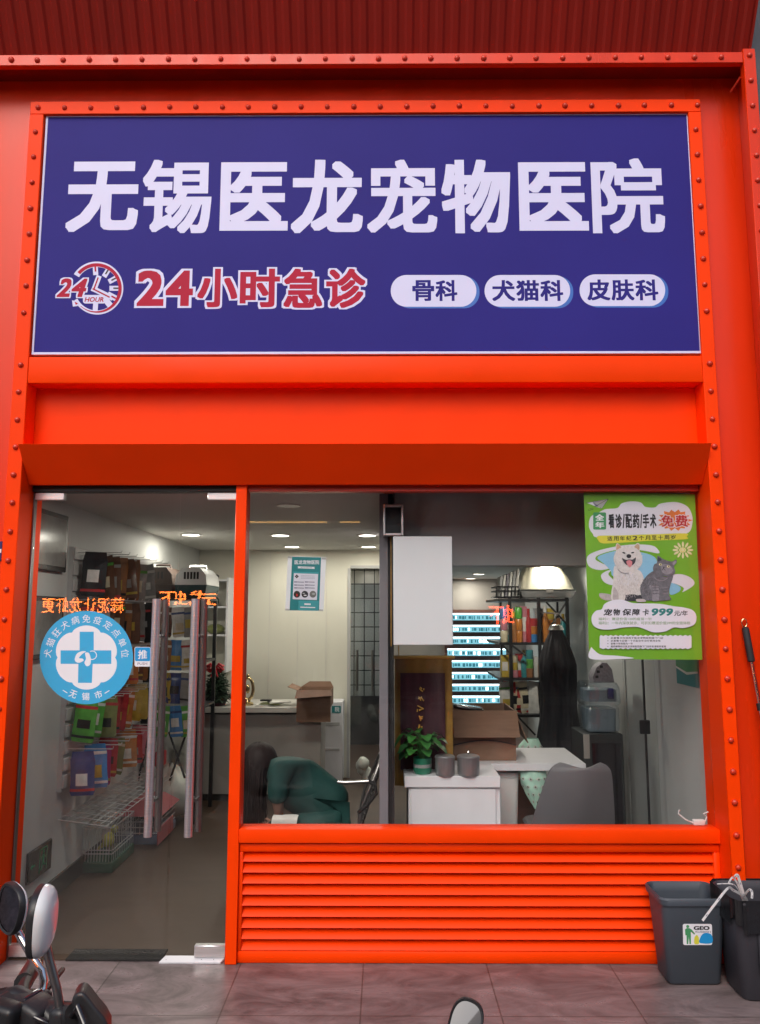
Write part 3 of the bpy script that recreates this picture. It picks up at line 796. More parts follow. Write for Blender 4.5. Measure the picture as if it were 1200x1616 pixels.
# clock emblem (coordinates of the enlarged crop: 10 px to 1)
P = Print(.022)
P.cv = lambda x, y: (90+x/10., 400+y/10.)
ccx, ccy = 650, 550
P.arc(ccx-20, ccy, 330, 425, -58, 180, 'sign_white', 50, 350, 415); P.arc(ccx-20, ccy, 350, 415, 180, 242, 'sign_white', 20, 345, 400)
P.ell(330, 315, 55, 30, 'sign_white', rot=-10)
for a, r0, r1, ww in ((-4, 250, 345, 80), (32, 255, 350, 80), (62, 255, 345, 80), (90, 240, 340, 78), (118, 240, 345, 90), (142, 220, 340, 95), (184, 250, 370, 78)):
    s_, c_ = math.sin(R(a)), -math.cos(R(a)); P.line([(ccx-20+s_*r0, ccy+c_*r0), (ccx-20+s_*r1, ccy+c_*r1)], ww, 'sign_white')
P.line([(655, 390), (590, 565), (850, 690)], 82, 'sign_white')
P.poly(rrect(412, 655, 770, 790, 40), 'sign_white')
P.poly([(240, 740), (350, 760), (330, 830), (255, 840)], 'sign_white')
P.arc(ccx-20, ccy, 342, 395, -50, 110, 'sign_red', 40); P.arc(ccx-20, ccy, 342, 395, 110, 222, 'sign_red', 30, 375, 382)
P.poly([(282, 762), (335, 790), (300, 815)], 'sign_red')
P.line([(650, 390), (588, 560)], 22, 'sign_red'); P.line([(575, 562), (825, 688)], 22, 'sign_red')
for a in (-4, 32, 62, 90, 118):
    s_, c_ = math.sin(R(a)), -math.cos(R(a)); P.line([(ccx-20+s_*275, ccy+c_*275), (ccx-20+s_*330, ccy+c_*330)], 24, 'ink_black' if a in (32, 62, 90) else 'sign_red')
for t, b in (('2', (5, 395, 230, 690)), ('4', (235, 398, 478, 690))):
    halo_text(t, b, .035, .055, 'sign_white', 'sign_red', .25)
P.lay()
for t, b in (('2', (5, 395, 230, 690)), ('4', (235, 398, 478, 690))): P.text(t, b, 'sign_red', .035, .25)
P.text('HOUR', (440, 690, 740, 765), 'sign_red', .02, .2)
P.mb.build('clock_emblem', sg)
for t, x0, x1, y0, y1, tx0, tx1 in (('骨科', 617, 752, 434, 484, 650, 723), ('犬猫科', 765, 900, 434, 484, 776, 890), ('皮肤科', 915, 1050, 433, 483, 926, 1040)):
    P = Print(.022)
    P.poly(rrect(x0+6, y0+2, x1+5, y1+2.5, 24, 10), 'badge_blue'); P.poly(rrect(x0, y0, x1, y1, 24.5, 10), 'sign_white')
    n = len(t); cwid = (tx1-tx0)/n
    for i, ch in enumerate(t): P.text(ch, (tx0+i*cwid+1, y0+8, tx0+(i+1)*cwid-1, y1-9), 'sign_blue', .03)
    P.mb.build('badge', sg)

# ------------------------------------------------------------------ stickers and posters on the glass
def sheet_thing(P, name, px, py, label, cat):
    return tag(P.mb.build(name, origin=(X(px, py, P.Y), P.Y, Z(py, P.Y))), label, cat)
GF = GY-.0055
P = Print(GF); P.cv = lambda x, y: (x/3., 760+y/3.)
scx, scy, sr = 410, 833, 221
P.ell(scx, scy, sr, sr, 'sticker_blue', 64)
pts = []
for i in range(72):
    a = 2*math.pi*i/72; r = 142+16*abs(math.cos(3*(a)))**.6*1.0-6
    pts.append((scx+r*math.sin(a), scy-r*math.cos(a)))
P.poly(pts, 'vinyl_white')
P.poly([(scx-32, scy-122), (scx+35, scy-122), (scx+35, scy-34), (scx+118, scy-34), (scx+118, scy+30), (scx+30, scy+30), (scx+26, scy+120), (scx-40, scy+120), (scx-38, scy+30), (scx-122, scy+30), (scx-122, scy-34), (scx-32, scy-34)], 'sticker_blue')
P.blob([(355, 845), (365, 815), (390, 803), (408, 805), (392, 815), (375, 835), (392, 838), (396, 848), (372, 858)], 'vinyl_white')
P.blob([(404, 812), (422, 812), (431, 840), (428, 866), (412, 874), (401, 858), (408, 838)], 'vinyl_white')
P.arc(438, 822, 18, 22, -30, 200, 'vinyl_white', 20)
t = '犬猫狂犬病免疫定点单位'
for i, ch in enumerate(t):
    a = -84+i*(168/(len(t)-1)); r = 184
    x, y = scx+r*math.sin(R(a)), scy-r*math.cos(R(a)); h = 19
    P.text(ch, (x-h, y-h, x+h, y+h), 'vinyl_white', .0, rot=-a)
for ch, a in (('无', 200), ('锡', 181), ('市', 162)):
    x, y = scx+184*math.sin(R(a)), scy-184*math.cos(R(a)); P.text(ch, (x-18, y-18, x+18, y+18), 'vinyl_white', .012, rot=180-a)
for a in (212, 149):
    x, y = scx+190*math.sin(R(a)), scy-190*math.cos(R(a)); s_, c_ = math.cos(R(180-a)), -math.sin(R(180-a)); P.line([(x-11*s_, y-11*c_), (x+11*s_, y+11*c_)], 4, 'vinyl_white')
sheet_thing(P, 'round_sticker', 136.5, 1112, 'round sky blue sticker with a white flower and blue cross on the door', 'sticker')
P = Print(GF); P.cv = lambda x, y: (x/3., 760+y/3.)
P.poly(rrect(638, 783, 714, 876, 8), 'vinyl_white'); P.poly(rrect(640, 785, 712, 850, 7), 'push_blue')
P.text('推', (654, 797, 698, 840), 'vinyl_white', .02); P.text('PUSH', (652, 856, 698, 868), 'ink_grey', .02)
sheet_thing(P, 'push_sticker', 225, 1052, 'small blue push sticker beside the left door handle', 'sticker')

# small teal poster (crop scale .075)
P = Print(GY+.008); P.cv = lambda x, y: (440+x*.075, 860+y*.075)
P.poly([(195, 235), (1000, 258), (945, 1390), (140, 1380)], 'white_board')
P.poly([(285, 245), (895, 262), (850, 1385), (230, 1378)], 'teal')
P.poly([(300, 560), (850, 575), (840, 615), (315, 600)], 'teal_light')
P.poly([(420, 1170), (845, 1180), (830, 1375), (415, 1370)], 'teal_light')
P.text('医龙宠物医院', (335, 318, 855, 408), 'vinyl_white', .02)
P.poly([(395, 450), (770, 462), (745, 478), (765, 505), (400, 490), (415, 470)], 'vinyl_white')
P.text('宠物医院', (455, 462, 705, 488), 'teal', .0)
P.poly([(320, 595), (832, 612), (805, 1160), (295, 1140)], 'poster_white')
for dx, dy in ((0, -22), (22, 0), (0, 22), (-22, 0)): P.ell(382+dx, 662+dy, 17, 17, 'ink_black', 12)
for y in (645, 672, 700): P.line([(470, y), (760, y+8)], 6, 'ink_grey')
for y in (778, 843, 903):
    for x in (340, 565):
        P.line([(x, y), (x+32, y+1)], 26, 'ink_grey'); P.line([(x+50, y+1), (x+185, y+6)], 18, 'ink_grey')
for x, mt in ((385, 'frame_dark'), (552, 'ink_black'), (722, 'picture_grey')): P.ell(x, 1037, 70, 72, mt, 24)
P.ell(385, 1055, 18, 30, 'poster_redink', 10); P.ell(530, 1020, 28, 14, 'slat_grey', 10); P.ell(560, 1060, 34, 12, 'white_board', 10); P.ell(735, 1030, 36, 20, 'slat_grey', 10)
P.line([(560, 1245), (660, 1248)], 34, 'vinyl_white'); P.line([(470, 1310), (760, 1318)], 22, 'vinyl_white')
for a in ((195, 235), (905, 262), (140, 1340), (850, 1352)):
    P.poly([a, (a[0]+90, a[1]+6), (a[0]+88, a[1]+45), (a[0]-3, a[1]+40)], 'slat_grey')
sheet_thing(P, 'notice_poster', 482, 963, 'small teal and white clinic notice taped inside the window', 'poster')

# green poster (crop scale .18565)
P = Print(GY+.008); P.cv = lambda x, y: (900+x*.18565, 760+y*.18565)
P.poly([(116, 88), (1060, 106), (1124, 1514), (163, 1510)], 'poster_green')
P.blob([(175, 300), (240, 265), (300, 235), (400, 225), (440, 185), (520, 168), (600, 178), (640, 215), (720, 220), (760, 190), (850, 175), (930, 180), (1000, 215), (1035, 280), (1040, 350), (1010, 430), (900, 450), (600, 450), (250, 475), (190, 440), (160, 380)], 'poster_white')
P.poly([(140, 180), (325, 150), (268, 230)], 'poster_white'); P.poly([(190, 175), (320, 152), (250, 205), (222, 220)], 'ink_grey'); P.poly([(205, 178), (318, 155), (266, 226)], 'slat_grey')
P.line([(135, 182), (325, 148), (268, 230), (215, 195)], 3, 'ink_black'); P.line([(325, 148), (205, 215)], 3, 'ink_black')
P.arc(165, 238, 9, 12, 0, 300, 'ink_black', 10); P.arc(188, 232, 6, 9, 0, 300, 'ink_black', 10)
P.poly(rrect(196, 262, 306, 408, 12), 'poster_lettergreen')
P.text('全', (214, 278, 288, 332), 'vinyl_white', .045); P.text('年', (214, 342, 290, 394), 'vinyl_white', .045)
tx = [('看', 326, 376), ('诊', 384, 440), ('/', 444, 466), ('配', 470, 526), ('药', 532, 590), ('/', 594, 614), ('手', 616, 672), ('术', 678, 732)]
for ch, a, b in tx: P.text(ch, (a, 275, b, 396), 'ink_black', .04)
pts = []
for i in range(28):
    a = 2*math.pi*i/28; r = (1.0 if i % 2 == 0 else .74)*random.uniform(.92, 1.06)
    pts.append((890+148*r*math.cos(a), 328+98*r*math.sin(a)))
P.poly(pts, 'poster_burst')
for t, b in (('免', (775, 285, 880, 385)), ('费', (892, 285, 1000, 385))):
    P.text(t, (b[0]-7, b[1]-6, b[2]+7, b[3]+6), 'poster_white', .06, over=True); P.text(t, b, 'poster_redink', .03)
P.lay(); P.blob([(240, 462), (420, 458), (700, 448), (980, 440), (990, 468), (980, 490), (700, 502), (420, 520), (280, 525), (240, 500)], 'poster_yellow', 4)
for i, ch in enumerate('适用年纪2个月至十周岁'):
    x = 315+i*53.8; y = 466-i*1.2; P.text(ch, (x, y, x+44, y+38), 'ink_black', .022)
P.lay(); P.blob([(145, 640), (230, 590), (400, 550), (560, 535), (700, 545), (755, 590), (745, 610), (640, 590), (520, 575), (370, 585), (240, 625), (215, 660), (260, 690), (330, 720), (345, 735), (250, 752), (160, 720)], 'poster_white')
P.blob([(232, 650), (280, 618), (400, 588), (540, 590), (700, 630), (740, 700), (690, 800), (620, 850), (380, 810), (345, 760), (290, 700)], 'poster_sky')
P.blob([(262, 800), (300, 765), (345, 755), (325, 790), (380, 850), (360, 880), (290, 855)], 'poster_white')
P.blob([(860, 795), (960, 790), (1040, 830), (1050, 880), (955, 940), (965, 905), (900, 870), (850, 855)], 'poster_white')
P.blob([(850, 870), (900, 872), (940, 905), (920, 940), (850, 960)], 'poster_sky')
for k in range(12):
    a = 30*k; P.ell(958+64*math.sin(R(a)), 582-48*math.cos(R(a)), 9.5, 25, 'daisy_cream', 12, rot=a)
P.ell(955, 582, 30, 23, 'daisy_cream', 16); P.arc(955, 582, 14, 18, 0, 320, 'poster_yellow', 20)
# dog
P.blob([(250, 950), (320, 955), (370, 975), (375, 1005), (300, 1008), (255, 985)], 'dog_shade')
P.blob([(375, 720), (440, 745), (560, 745), (610, 780), (630, 860), (615, 940), (598, 965), (600, 1000), (450, 1012), (355, 1005), (350, 940), (365, 850)], 'dog_white')
P.blob([(430, 985), (500, 960), (600, 965), (610, 1000), (560, 1015), (440, 1012)], 'cat_dark')
P.blob([(405, 930), (465, 930), (466, 1000), (440, 1010), (412, 1000)], 'dog_white'); P.blob([(540, 900), (590, 900), (595, 955), (575, 966), (550, 955)], 'dog_white')
P.blob([(370, 900), (405, 940), (408, 1005), (365, 1003)], 'dog_shade')
P.blob([(388, 590), (388, 540), (405, 525), (440, 555), (470, 540), (535, 545), (572, 522), (592, 540), (590, 590), (612, 640), (608, 700), (570, 745), (500, 765), (430, 750), (385, 710), (368, 650)], 'dog_white')
P.blob([(392, 580), (395, 540), (408, 532), (432, 558), (410, 572)], 'dog_ear'); P.blob([(545, 555), (570, 530), (587, 545), (585, 582), (565, 570)], 'dog_ear')
P.fur(490, 880, 110, 110, 150, 'dog_shade', 26); P.fur(490, 830, 100, 70, 120, 'poster_white', 24); P.fur(490, 640, 110, 95, 90, 'poster_white', 20, 90, 80); P.fur(420, 690, 45, 55, 45, 'dog_shade', 18, 110, 40); P.fur(565, 690, 40, 55, 45, 'dog_shade', 18, 70, 40)
for k in range(26):
    a = R(360*k/26); P.fur(490+118*math.cos(a), 655+100*math.sin(a)*.95, 6, 6, 5, 'dog_white', 22, math.degrees(math.atan2(math.sin(a), math.cos(a))), 25)
P.ell(455, 606, 14, 6, 'ink_black', 12, rot=12); P.ell(530, 604, 14, 6, 'ink_black', 12, rot=-12); P.ell(497, 634, 21, 17, 'ink_black', 16)
P.blob([(440, 652), (470, 664), (498, 662), (530, 662), (556, 646), (548, 690), (515, 715), (480, 708), (455, 684)], 'cat_dark')
P.blob([(476, 680), (500, 668), (524, 680), (522, 710), (506, 728), (488, 712)], 'tongue_pink')
P.arc(470, 700, 78, 83, 160, 235, 'cat_light', 20)
# cat
P.blob([(720, 760), (800, 810), (870, 800), (850, 880), (835, 960), (855, 1000), (790, 1012), (690, 1012), (620, 1000), (596, 940), (600, 880), (650, 800)], 'cat_grey')
P.blob([(668, 880), (712, 890), (748, 900), (752, 1000), (730, 1016), (696, 1010), (690, 940)], 'cat_light'); P.blob([(770, 900), (830, 880), (838, 960), (850, 1000), (800, 1008), (775, 960)], 'cat_grey')
for y in (905, 930, 955): P.line([(690, y), (748, y-4)], 4, 'cat_dark'); P.line([(782, y), (832, y-8)], 3, 'cat_light')
P.blob([(735, 690), (738, 640), (748, 630), (790, 660), (860, 680), (898, 662), (902, 690), (880, 720), (890, 770), (850, 805), (780, 800), (715, 775), (702, 740), (712, 705)], 'cat_grey')
P.blob([(742, 680), (746, 645), (775, 665)], 'cat_dark'); P.blob([(868, 690), (893, 672), (892, 695), (875, 712)], 'cat_light')
P.blob([(770, 720), (800, 700), (850, 720), (870, 760), (830, 790), (780, 770)], 'cat_light')
P.fur(690, 900, 90, 100, 170, 'cat_light', 18); P.fur(660, 900, 70, 90, 120, 'cat_dark', 18); P.fur(800, 740, 80, 60, 90, 'cat_light', 12, 90, 80); P.fur(790, 705, 60, 30, 50, 'cat_dark', 12, 90, 60)
P.ell(765, 705, 13, 10, 'daisy_cream', 12); P.ell(833, 722, 13, 10, 'daisy_cream', 12); P.ell(767, 705, 6, 8, 'ink_black', 10); P.ell(835, 721, 6, 8, 'ink_black', 10)
P.poly([(783, 722), (803, 728), (790, 740)], 'ink_black'); P.line([(790, 738), (778, 752)], 4, 'ink_black'); P.line([(790, 738), (806, 755)], 4, 'ink_black')
P.arc(770, 770, 70, 76, 130, 230, 'cat_light', 16)
P.blob([(560, 1000), (620, 998), (640, 1020), (570, 1022)], 'dog_shade')
# cloud with the offer
P.blob([(180, 1150), (215, 1100), (265, 1085), (290, 1040), (360, 1008), (440, 1005), (520, 1030), (600, 1035), (760, 1040), (880, 1060), (960, 1070), (1040, 1095), (1070, 1150), (1050, 1215), (960, 1245), (880, 1240), (800, 1275), (700, 1280), (620, 1250), (560, 1235), (450, 1240), (330, 1258), (240, 1250), (190, 1215)], 'poster_white')
xs = [(279, 356), (362, 424), (442, 514), (522, 592), (612, 668)]
for ch, (a, b) in zip('宠物保障卡', xs): P.text(ch, (a, 1082, b, 1138), 'ink_black', .03, .15)
for i in range(3): P.text('9', (690+i*62, 1078, 748+i*62, 1140), 'poster_tealink', .04, .2)
P.text('元/年', (878, 1095, 996, 1142), 'ink_black', .02, .15)
P.text('福利1：赠送价值120的疫苗一针', (238, 1155, 692, 1180), 'poster_greenink', .02)
P.text('福利2：一年内深夜就诊，可折扣赠送价值599的全面体检', (238, 1188, 1018, 1216), 'poster_greenink', .02)
pts = []
top = [(258+i*(760/36.), 1308+(5 if i % 2 else -5)) for i in range(37)]; bot = [(1018-i*(760/36.), 1420+(5 if i % 2 else -5)) for i in range(37)]
P.poly([(248, 1318)]+top+[(1028, 1318), (1028, 1410)]+bot+[(248, 1410)], 'poster_white')
for i, (t, x1) in enumerate((('此套餐卡仅适用于医龙宠物医院旗下门店', 788), ('此套餐卡自第一个月起全年诊疗费用全免', 766), ('套餐卡有效期为一年', 530), ('最终解释权归医龙宠物医院旗下门店所有请联系客服', 812))):
    y = 1329+i*24; P.text(t, (342, y-9, x1, y+9), 'ink_black', .015); P.ell(318, y, 4, 4, 'ink_black', 8)
P.blob([(168, 1505), (175, 1410), (200, 1430), (260, 1470), (400, 1480), (540, 1500), (400, 1508)], 'poster_white', 5)
sheet_thing(P, 'offer_poster', 1015, 1040, 'big green poster with a white dog and grey cat inside the window', 'poster')
# ------------------------------------------------------------------ left side of the shop: rack, packs, pictures
def solid(name, px, py, Y, fn, label, cat, group=None, origin=None):
    mm = MB(); fn(mm); o = origin or at(px, py, Y)
    return tag(mm.build(name, origin=o), label, cat, group)

# framed pictures and the low exit sign on the side wall by the door
def wall_frame(y0, y1, z0, z1, label):
    t = thing('wall_picture', (LWX, (y0+y1)/2, z0), label, 'picture')
    mm = MB(); mm.box(LWX, LWX+.03, y0, y1, z0, z1, 'frame_dark', .004); mm.build('frame', t)
    mm = MB(); mm.box(LWX+.0302, LWX+.034, y0+.03, y1-.03, z0+.03, z1-.03, 'picture_grey'); mm.build('glass_sheet', t)
wall_frame(.40, .86, 1.95, 2.30, 'dark framed picture high on the side wall by the door')
wall_frame(.36, .86, 1.44, 1.80, 'dark framed picture behind the round blue sticker')
t = thing('exit_sign', (LWX, .75, .2), 'low dark exit sign with a running figure on the side wall', 'exit sign')
y0, y1 = .60, .90
z0, z1 = .20, .37
mm = MB(); mm.box(LWX, LWX+.018, y0, y1, z0, z1, 'frame_dark', .004); mm.build('plate', t)
mm = MB(); xw = LWX+.0195
def wq(a, mat): mm.add([(xw, y, z) for y, z in a], [tuple(range(len(a)))], mat)
yc, zc = (y0+y1)/2+.03, (z0+z1)/2
for a in (((yc-.05, z0+.02), (yc-.042, z0+.02), (yc-.042, z1-.02), (yc-.05, z1-.02)), ((yc+.042, z0+.02), (yc+.05, z0+.02), (yc+.05, z1-.02), (yc+.042, z1-.02)), ((yc-.05, z1-.025), (yc+.05, z1-.025), (yc+.05, z1-.018), (yc-.05, z1-.018)),
          ((yc-.012, zc-.01), (yc+.01, zc-.012), (yc+.014, zc+.03), (yc-.008, zc+.032)), ((yc-.03, zc+.02), (yc-.008, zc+.03), (yc-.008, zc+.02), (yc-.028, zc+.01)), ((yc+.012, zc+.03), (yc+.03, zc+.012), (yc+.026, zc+.006), (yc+.012, zc+.018)),
          ((yc-.012, zc-.01), (yc-.03, zc-.05), (yc-.022, zc-.055), (yc, zc-.012)), ((yc, zc-.012), (yc+.012, zc-.035), (yc+.032, zc-.035), (yc+.03, zc-.027), (yc+.018, zc-.026), (yc+.01, zc-.01)),
          ((y0+.02, zc), (y0+.04, zc+.018), (y0+.04, zc+.005), (y0+.075, zc+.005), (y0+.075, zc-.005), (y0+.04, zc-.005), (y0+.04, zc-.018))): wq(a, 'exit_green')
mm.lathe([(.011, 0), (0, .001)], (xw, yc+.004, zc+.045), 'exit_green', 10, axis='X')
mm.build('pictogram', t)

rk = thing('display_rack', (LWX, 1.5, .45), 'grey slatted display rack along the side wall hung with pet supplies', 'display rack')
m = MB()
RY0, RY1 = .96, 2.45
m.box(LWX, LWX+.03, RY0, RY1, .62, 2.12, 'slat_grey')
for k in range(15): m.box(LWX+.0305, LWX+.042, RY0, RY1, .64+k*.1, .715+k*.1, 'slat_grey', .003)
m.build('slat_panel', rk)
m = MB()
for k in range(15): m.tube([(LWX+.02, RY0+k*.1, .46), (LWX+.32, RY0+k*.1, .42)], .0025, 'cage_wire', 6)
for k in range(8): m.tube([(LWX+.02+k*.042, RY0, .46-.0055*k), (LWX+.02+k*.042, RY1, .46-.0055*k)], .0025, 'cage_wire', 6)
m.build('wire_tray', rk)

def pack(c, wd, ht, yaw, col, label, group, tilt=.0):
    """a hung pouch: crimped header, bulging body with rounded foot, printed panel and band"""
    mm = MB(); dp = wd*random.uniform(.16, .30); roll = R(random.uniform(-7, 7))
    Mx = Matrix.Translation(c) @ Matrix.Rotation(yaw, 4, 'Z') @ Matrix.Rotation(tilt, 4, 'X') @ Matrix.Rotation(roll, 4, 'Y')
    nu, nv = 10, 14; ph = random.uniform(0, 6)
    def half(v):                                   # half width up the pouch
        if v < .10: return .5*(.86+.14*math.sin(v/.10*math.pi/2))
        if v > .84: return .5*(.93-.10*(v-.84)/.16)
        return .5*(1-.05*math.sin((v-.1)/.74*math.pi))
    def P_(u, v, sgn, lift=0.):
        q = max(0., 1-abs(2*u-1)**2.2); bul = q*(math.sin(math.pi*min(1, (v+.02)/.86))**.7 if v < .84 else 0)
        rip = .05*math.sin(11*u+7*v+ph)*q*math.sin(math.pi*v)
        return Mx @ Vector(((2*u-1)*half(v)*wd, sgn*(.0012+dp*.5*max(0, bul+rip))-lift, -ht*(1-v)))
    for sgn in (-1, 1): mm.grid(lambda u, v: P_(u, v, sgn), nu, nv, 'pack_'+col)
    c2 = random.choice(['pack_white', 'pack_cream', 'pack_white', 'pack_black', 'pack_yellow', 'pack_grey'])
    h0 = random.uniform(.22, .34); h1 = h0+random.uniform(.16, .3); w0 = random.uniform(.14, .26)
    mm.grid(lambda u, v: P_(w0+u*(1-2*w0), h0+v*(h1-h0), -1, .0016), 6, 5, c2)
    if random.random() < .6: mm.grid(lambda u, v: P_(u*.98+.01, .76+v*.07, -1, .0012), 8, 2, random.choice(['pack_red', 'pack_white', 'pack_navy', 'pack_green', c2]))
    if random.random() < .6: mm.grid(lambda u, v: P_(u*.98+.01, .10+v*.06, -1, .0012), 8, 2, random.choice(['pack_black', 'pack_white', 'pack_yellow', 'pack_red']))
    return tag(mm.build('hanging_pack', origin=c, recalc=False), label, 'pack', group)
rows = [  # hang height, colours from the door inwards, row name
    (2.08, ['black', 'brown', 'brown', 'amber', 'brown', 'amber', 'grey', 'grey'], 'top row', .30),
    (1.78, ['brown', 'grey', 'brown', 'brown', 'amber', 'brown', 'grey', 'black'], 'second row', .28),
    (1.47, ['teal', 'white', 'red', 'brown', 'cream', 'orange', 'brown', 'amber'], 'third row', .27),
    (1.17, ['green', 'green', 'olive', 'red', 'red', 'orange', 'yellow', 'yellow'], 'fourth row', .27),
    (.865, ['navy', 'blue', 'magenta', 'red', 'olive', 'orange', 'red', 'pink'], 'bottom row', .26)]
for (z, cols, rn, ht) in rows:
    for i, c in enumerate(cols):
        y = 1.0 + i*.152 + random.uniform(-.015, .015)
        for d, dep in ((0, .26),):
            pack(Vector((LWX+.06+.085+random.uniform(-.012, .02), y, z+random.uniform(-.012, .012))), random.uniform(.135, .165), ht*random.uniform(.92, 1.04), R(random.uniform(-30, 4)), c,
                 f'{c} pouch, {ordn(i)} from the door in the {rn} of the left rack', 'pouches hung on the left rack')
for (z, cols, rn, ht) in rows:
    for i in range(8):
        m = MB(); m.tube([(LWX+.03, 1.0+i*.152, z+.004), (LWX+.32, 1.0+i*.152, z+.004), (LWX+.325, 1.0+i*.152, z+.018)], .003, 'cage_wire', 6); m.build('hook', rk)

# black rack further in, carriers on top, packs on its face
br = thing('storage_rack', (-1.75, 2.6, FL), 'black metal storage rack at the end of the left wall', 'rack')
bx0, bx1, by0, by1, bz = X(214, 1000, 2.6), X(318, 1000, 2.6), 2.6, 3.2, Z(943, 2.6)
m = MB()
for xx in (bx0, bx1-.03):
    for yy in (by0, by1-.03): m.box(xx, xx+.03, yy, yy+.03, FL, bz-.02, 'black_metal')
m.build('post', br)
for zz in (bz, 1.30, .92): m = MB(); m.box(bx0, bx1, by0, by1, zz-.02, zz, 'black_metal', .003); m.build('shelf', br)
m = MB(); bpx = X(252, 1000, 2.6); m.box(bx0+.001, bpx, by0-.03, by0-.002, Z(1180, 2.6), bz-.025, 'black_cloth', .004)
for k in range(5): m.tube([(bx0+.03+k*.04, by0-.03, Z(1178, 2.6)), (bx0+.035+k*.04, by0-.035, Z(1192+(k % 3)*9, 2.6))], .008, 'black_cloth', 6)
m.build('end_cover', br)
m = MB(); yy = by0-.012
for a, b in (((205, 1222), (228, 1290)), ((228, 1192), (203, 1290)), ((267, 1155), (292, 1228)), ((296, 1152), (268, 1232))):
    m.tube([at(*a, yy), at(*b, yy-.02)], .009, 'black_metal', 8)
m.build('cross_brace', br)
cols2 = [['brown', 'white', 'grey'], ['amber', 'blue', 'white'], ['yellow', 'navy', 'grey'], ['green', 'blue', 'green']]
for r_, cs in enumerate(cols2):
    zt = Z(962+r_*52, 2.5)
    for i, c in enumerate(cs):
        px = 263+i*17
        pack(Vector((X(px, 1000, 2.5), 2.50, zt+.02)), .12, .245, R(random.uniform(-25, 25)), c, f'{c} bag, {ordn(i)} from the left in the {ordn(r_)} row of the black rack', 'bags hung on the black rack')

def carrier(px0, px1, pyt, pyb, Y, dep, c_top, c_bot, label):
    t = thing('pet_carrier', (X((px0+px1)/2, pyb, Y), Y, Z(pyb, Y)), label, 'pet carrier')
    x0, x1, z0, z1 = X(px0, pyb, Y), X(px1, pyb, Y), bz+.001, Z(pyt, Y)
    zm = z0+(z1-z0)*.42
    mm = MB()
    mm.hexa([(x0+.02, Y+.02, z0), (x1-.02, Y+.02, z0), (x1-.02, Y+dep-.02, z0), (x0+.02, Y+dep-.02, z0), (x0, Y, zm), (x1, Y, zm), (x1, Y+dep, zm), (x0, Y+dep, zm)], c_bot); mm.build('base_tray', t)
    mm = MB(); a = .06
    P_ = [(x0, zm+.002), (x1, zm+.002), (x1-.01, z1-.06), (x1-.06, z1), (x0+.06, z1), (x0+.01, z1-.06)]
    mm.prism([(x, Y, z) for x, z in P_], (0, dep, 0), c_top)
    for k in range(5):
        xs_ = x0+(x1-x0)*(.28+.1*k); mm.box(xs_, xs_+.018, Y-.002, Y+.004, zm+.05, zm+.11, 'black_plastic')
    mm.build('cover', t)
    mm = MB(); xm = (x0+x1)/2; mm.tube([(xm-.08, Y+dep/2, z1), (xm-.07, Y+dep/2, z1+.03), (xm+.07, Y+dep/2, z1+.03), (xm+.08, Y+dep/2, z1)], .01, c_top if c_top != 'white_gloss' else 'slat_grey', 8); mm.build('handle', t)
carrier(214, 272, 895, 936, 2.62, .45, 'carrier_dark', 'carrier_dark', 'dark brown pet carrier on the black rack')
carrier(275, 326, 896, 942, 2.62, .5, 'white_gloss', 'carrier_teal', 'white pet carrier with a dark teal base on the black rack')

# white shelves on the back wall and the little things on them
ws = thing('wall_shelf', (X(342, 1000, 4.2), 4.39, Z(1005, 4.2)), 'white open shelves on the back wall beside the door', 'shelf unit')
wx0, wx1 = X(322, 1000, 4.2), X(359, 1000, 4.2)
m = MB(); m.box(wx1, wx1+.02, 4.1, 4.395, Z(1060, 4.2), Z(912, 4.2), 'white_laminate'); m.build('side_panel', ws)
for py in (915, 957, 1001): m = MB(); m.box(wx0, wx1-.001, 4.1, 4.395, Z(py, 4.2)-.018, Z(py, 4.2), 'white_laminate', .002); m.build('shelf', ws)
def on_shelf(name, px, py, r, mat, label, cat, squash=1.):
    mm = MB(); c = Vector((X(px, py, 4.22), 4.22, Z(py, 4.2)+r*squash)); mm.ball(c, (r, r, r*squash), mat, 2, .03); tag(mm.build(name, origin=c-Vector((0, 0, r*squash))), label, cat)
on_shelf('ornament_ball', 338, 957, .055, 'cage_green', 'dark green glossy ball on the white wall shelf', 'ornament')
on_shelf('treat_bag', 340, 1001, .10, 'pack_olive', 'crumpled olive bag on the lowest white wall shelf', 'bag', .55)
on_shelf('toy_bird', 342, 915, .028, 'black_plastic', 'tiny black figure on the topmost white wall shelf', 'figurine', 1.1)

# reception desk
dk = thing('reception_desk', (X(410, 1270, 3.35), 3.35, FL), 'grey brown reception desk with a pale top', 'reception desk')
kx0, kx1, kz = X(300, 1200, 3.35), X(506, 1200, 3.35), Z(1116, 3.35)
m = MB(); m.box(kx0, kx1, 3.38, 3.95, FL+.06, kz-.07, 'counter_grey', .003); m.build('front_panel', dk)
m = MB(); m.box(kx0, kx1+.02, 3.33, 4.0, kz-.05, kz, 'counter_top', .004); m.build('desk_top', dk)
m = MB(); m.box(kx0+.01, kx1-.01, 3.40, 3.9, kz-.0695, kz-.0505, 'skirting'); m.build('shadow_gap', dk)
m = MB(); m.box(kx0+.01, kx1-.01, 3.41, 3.9, FL, FL+.0595, 'skirting'); m.build('kick_plate', dk)
t = thing('ornamental_tree', (X(341, 1113, 3.5), 3.5, kz), 'dark green cone shaped little tree with a red bow on the desk', 'ornament')
tx, tz1 = X(341, 1113, 3.5), Z(1055, 3.5)
mm = MB()
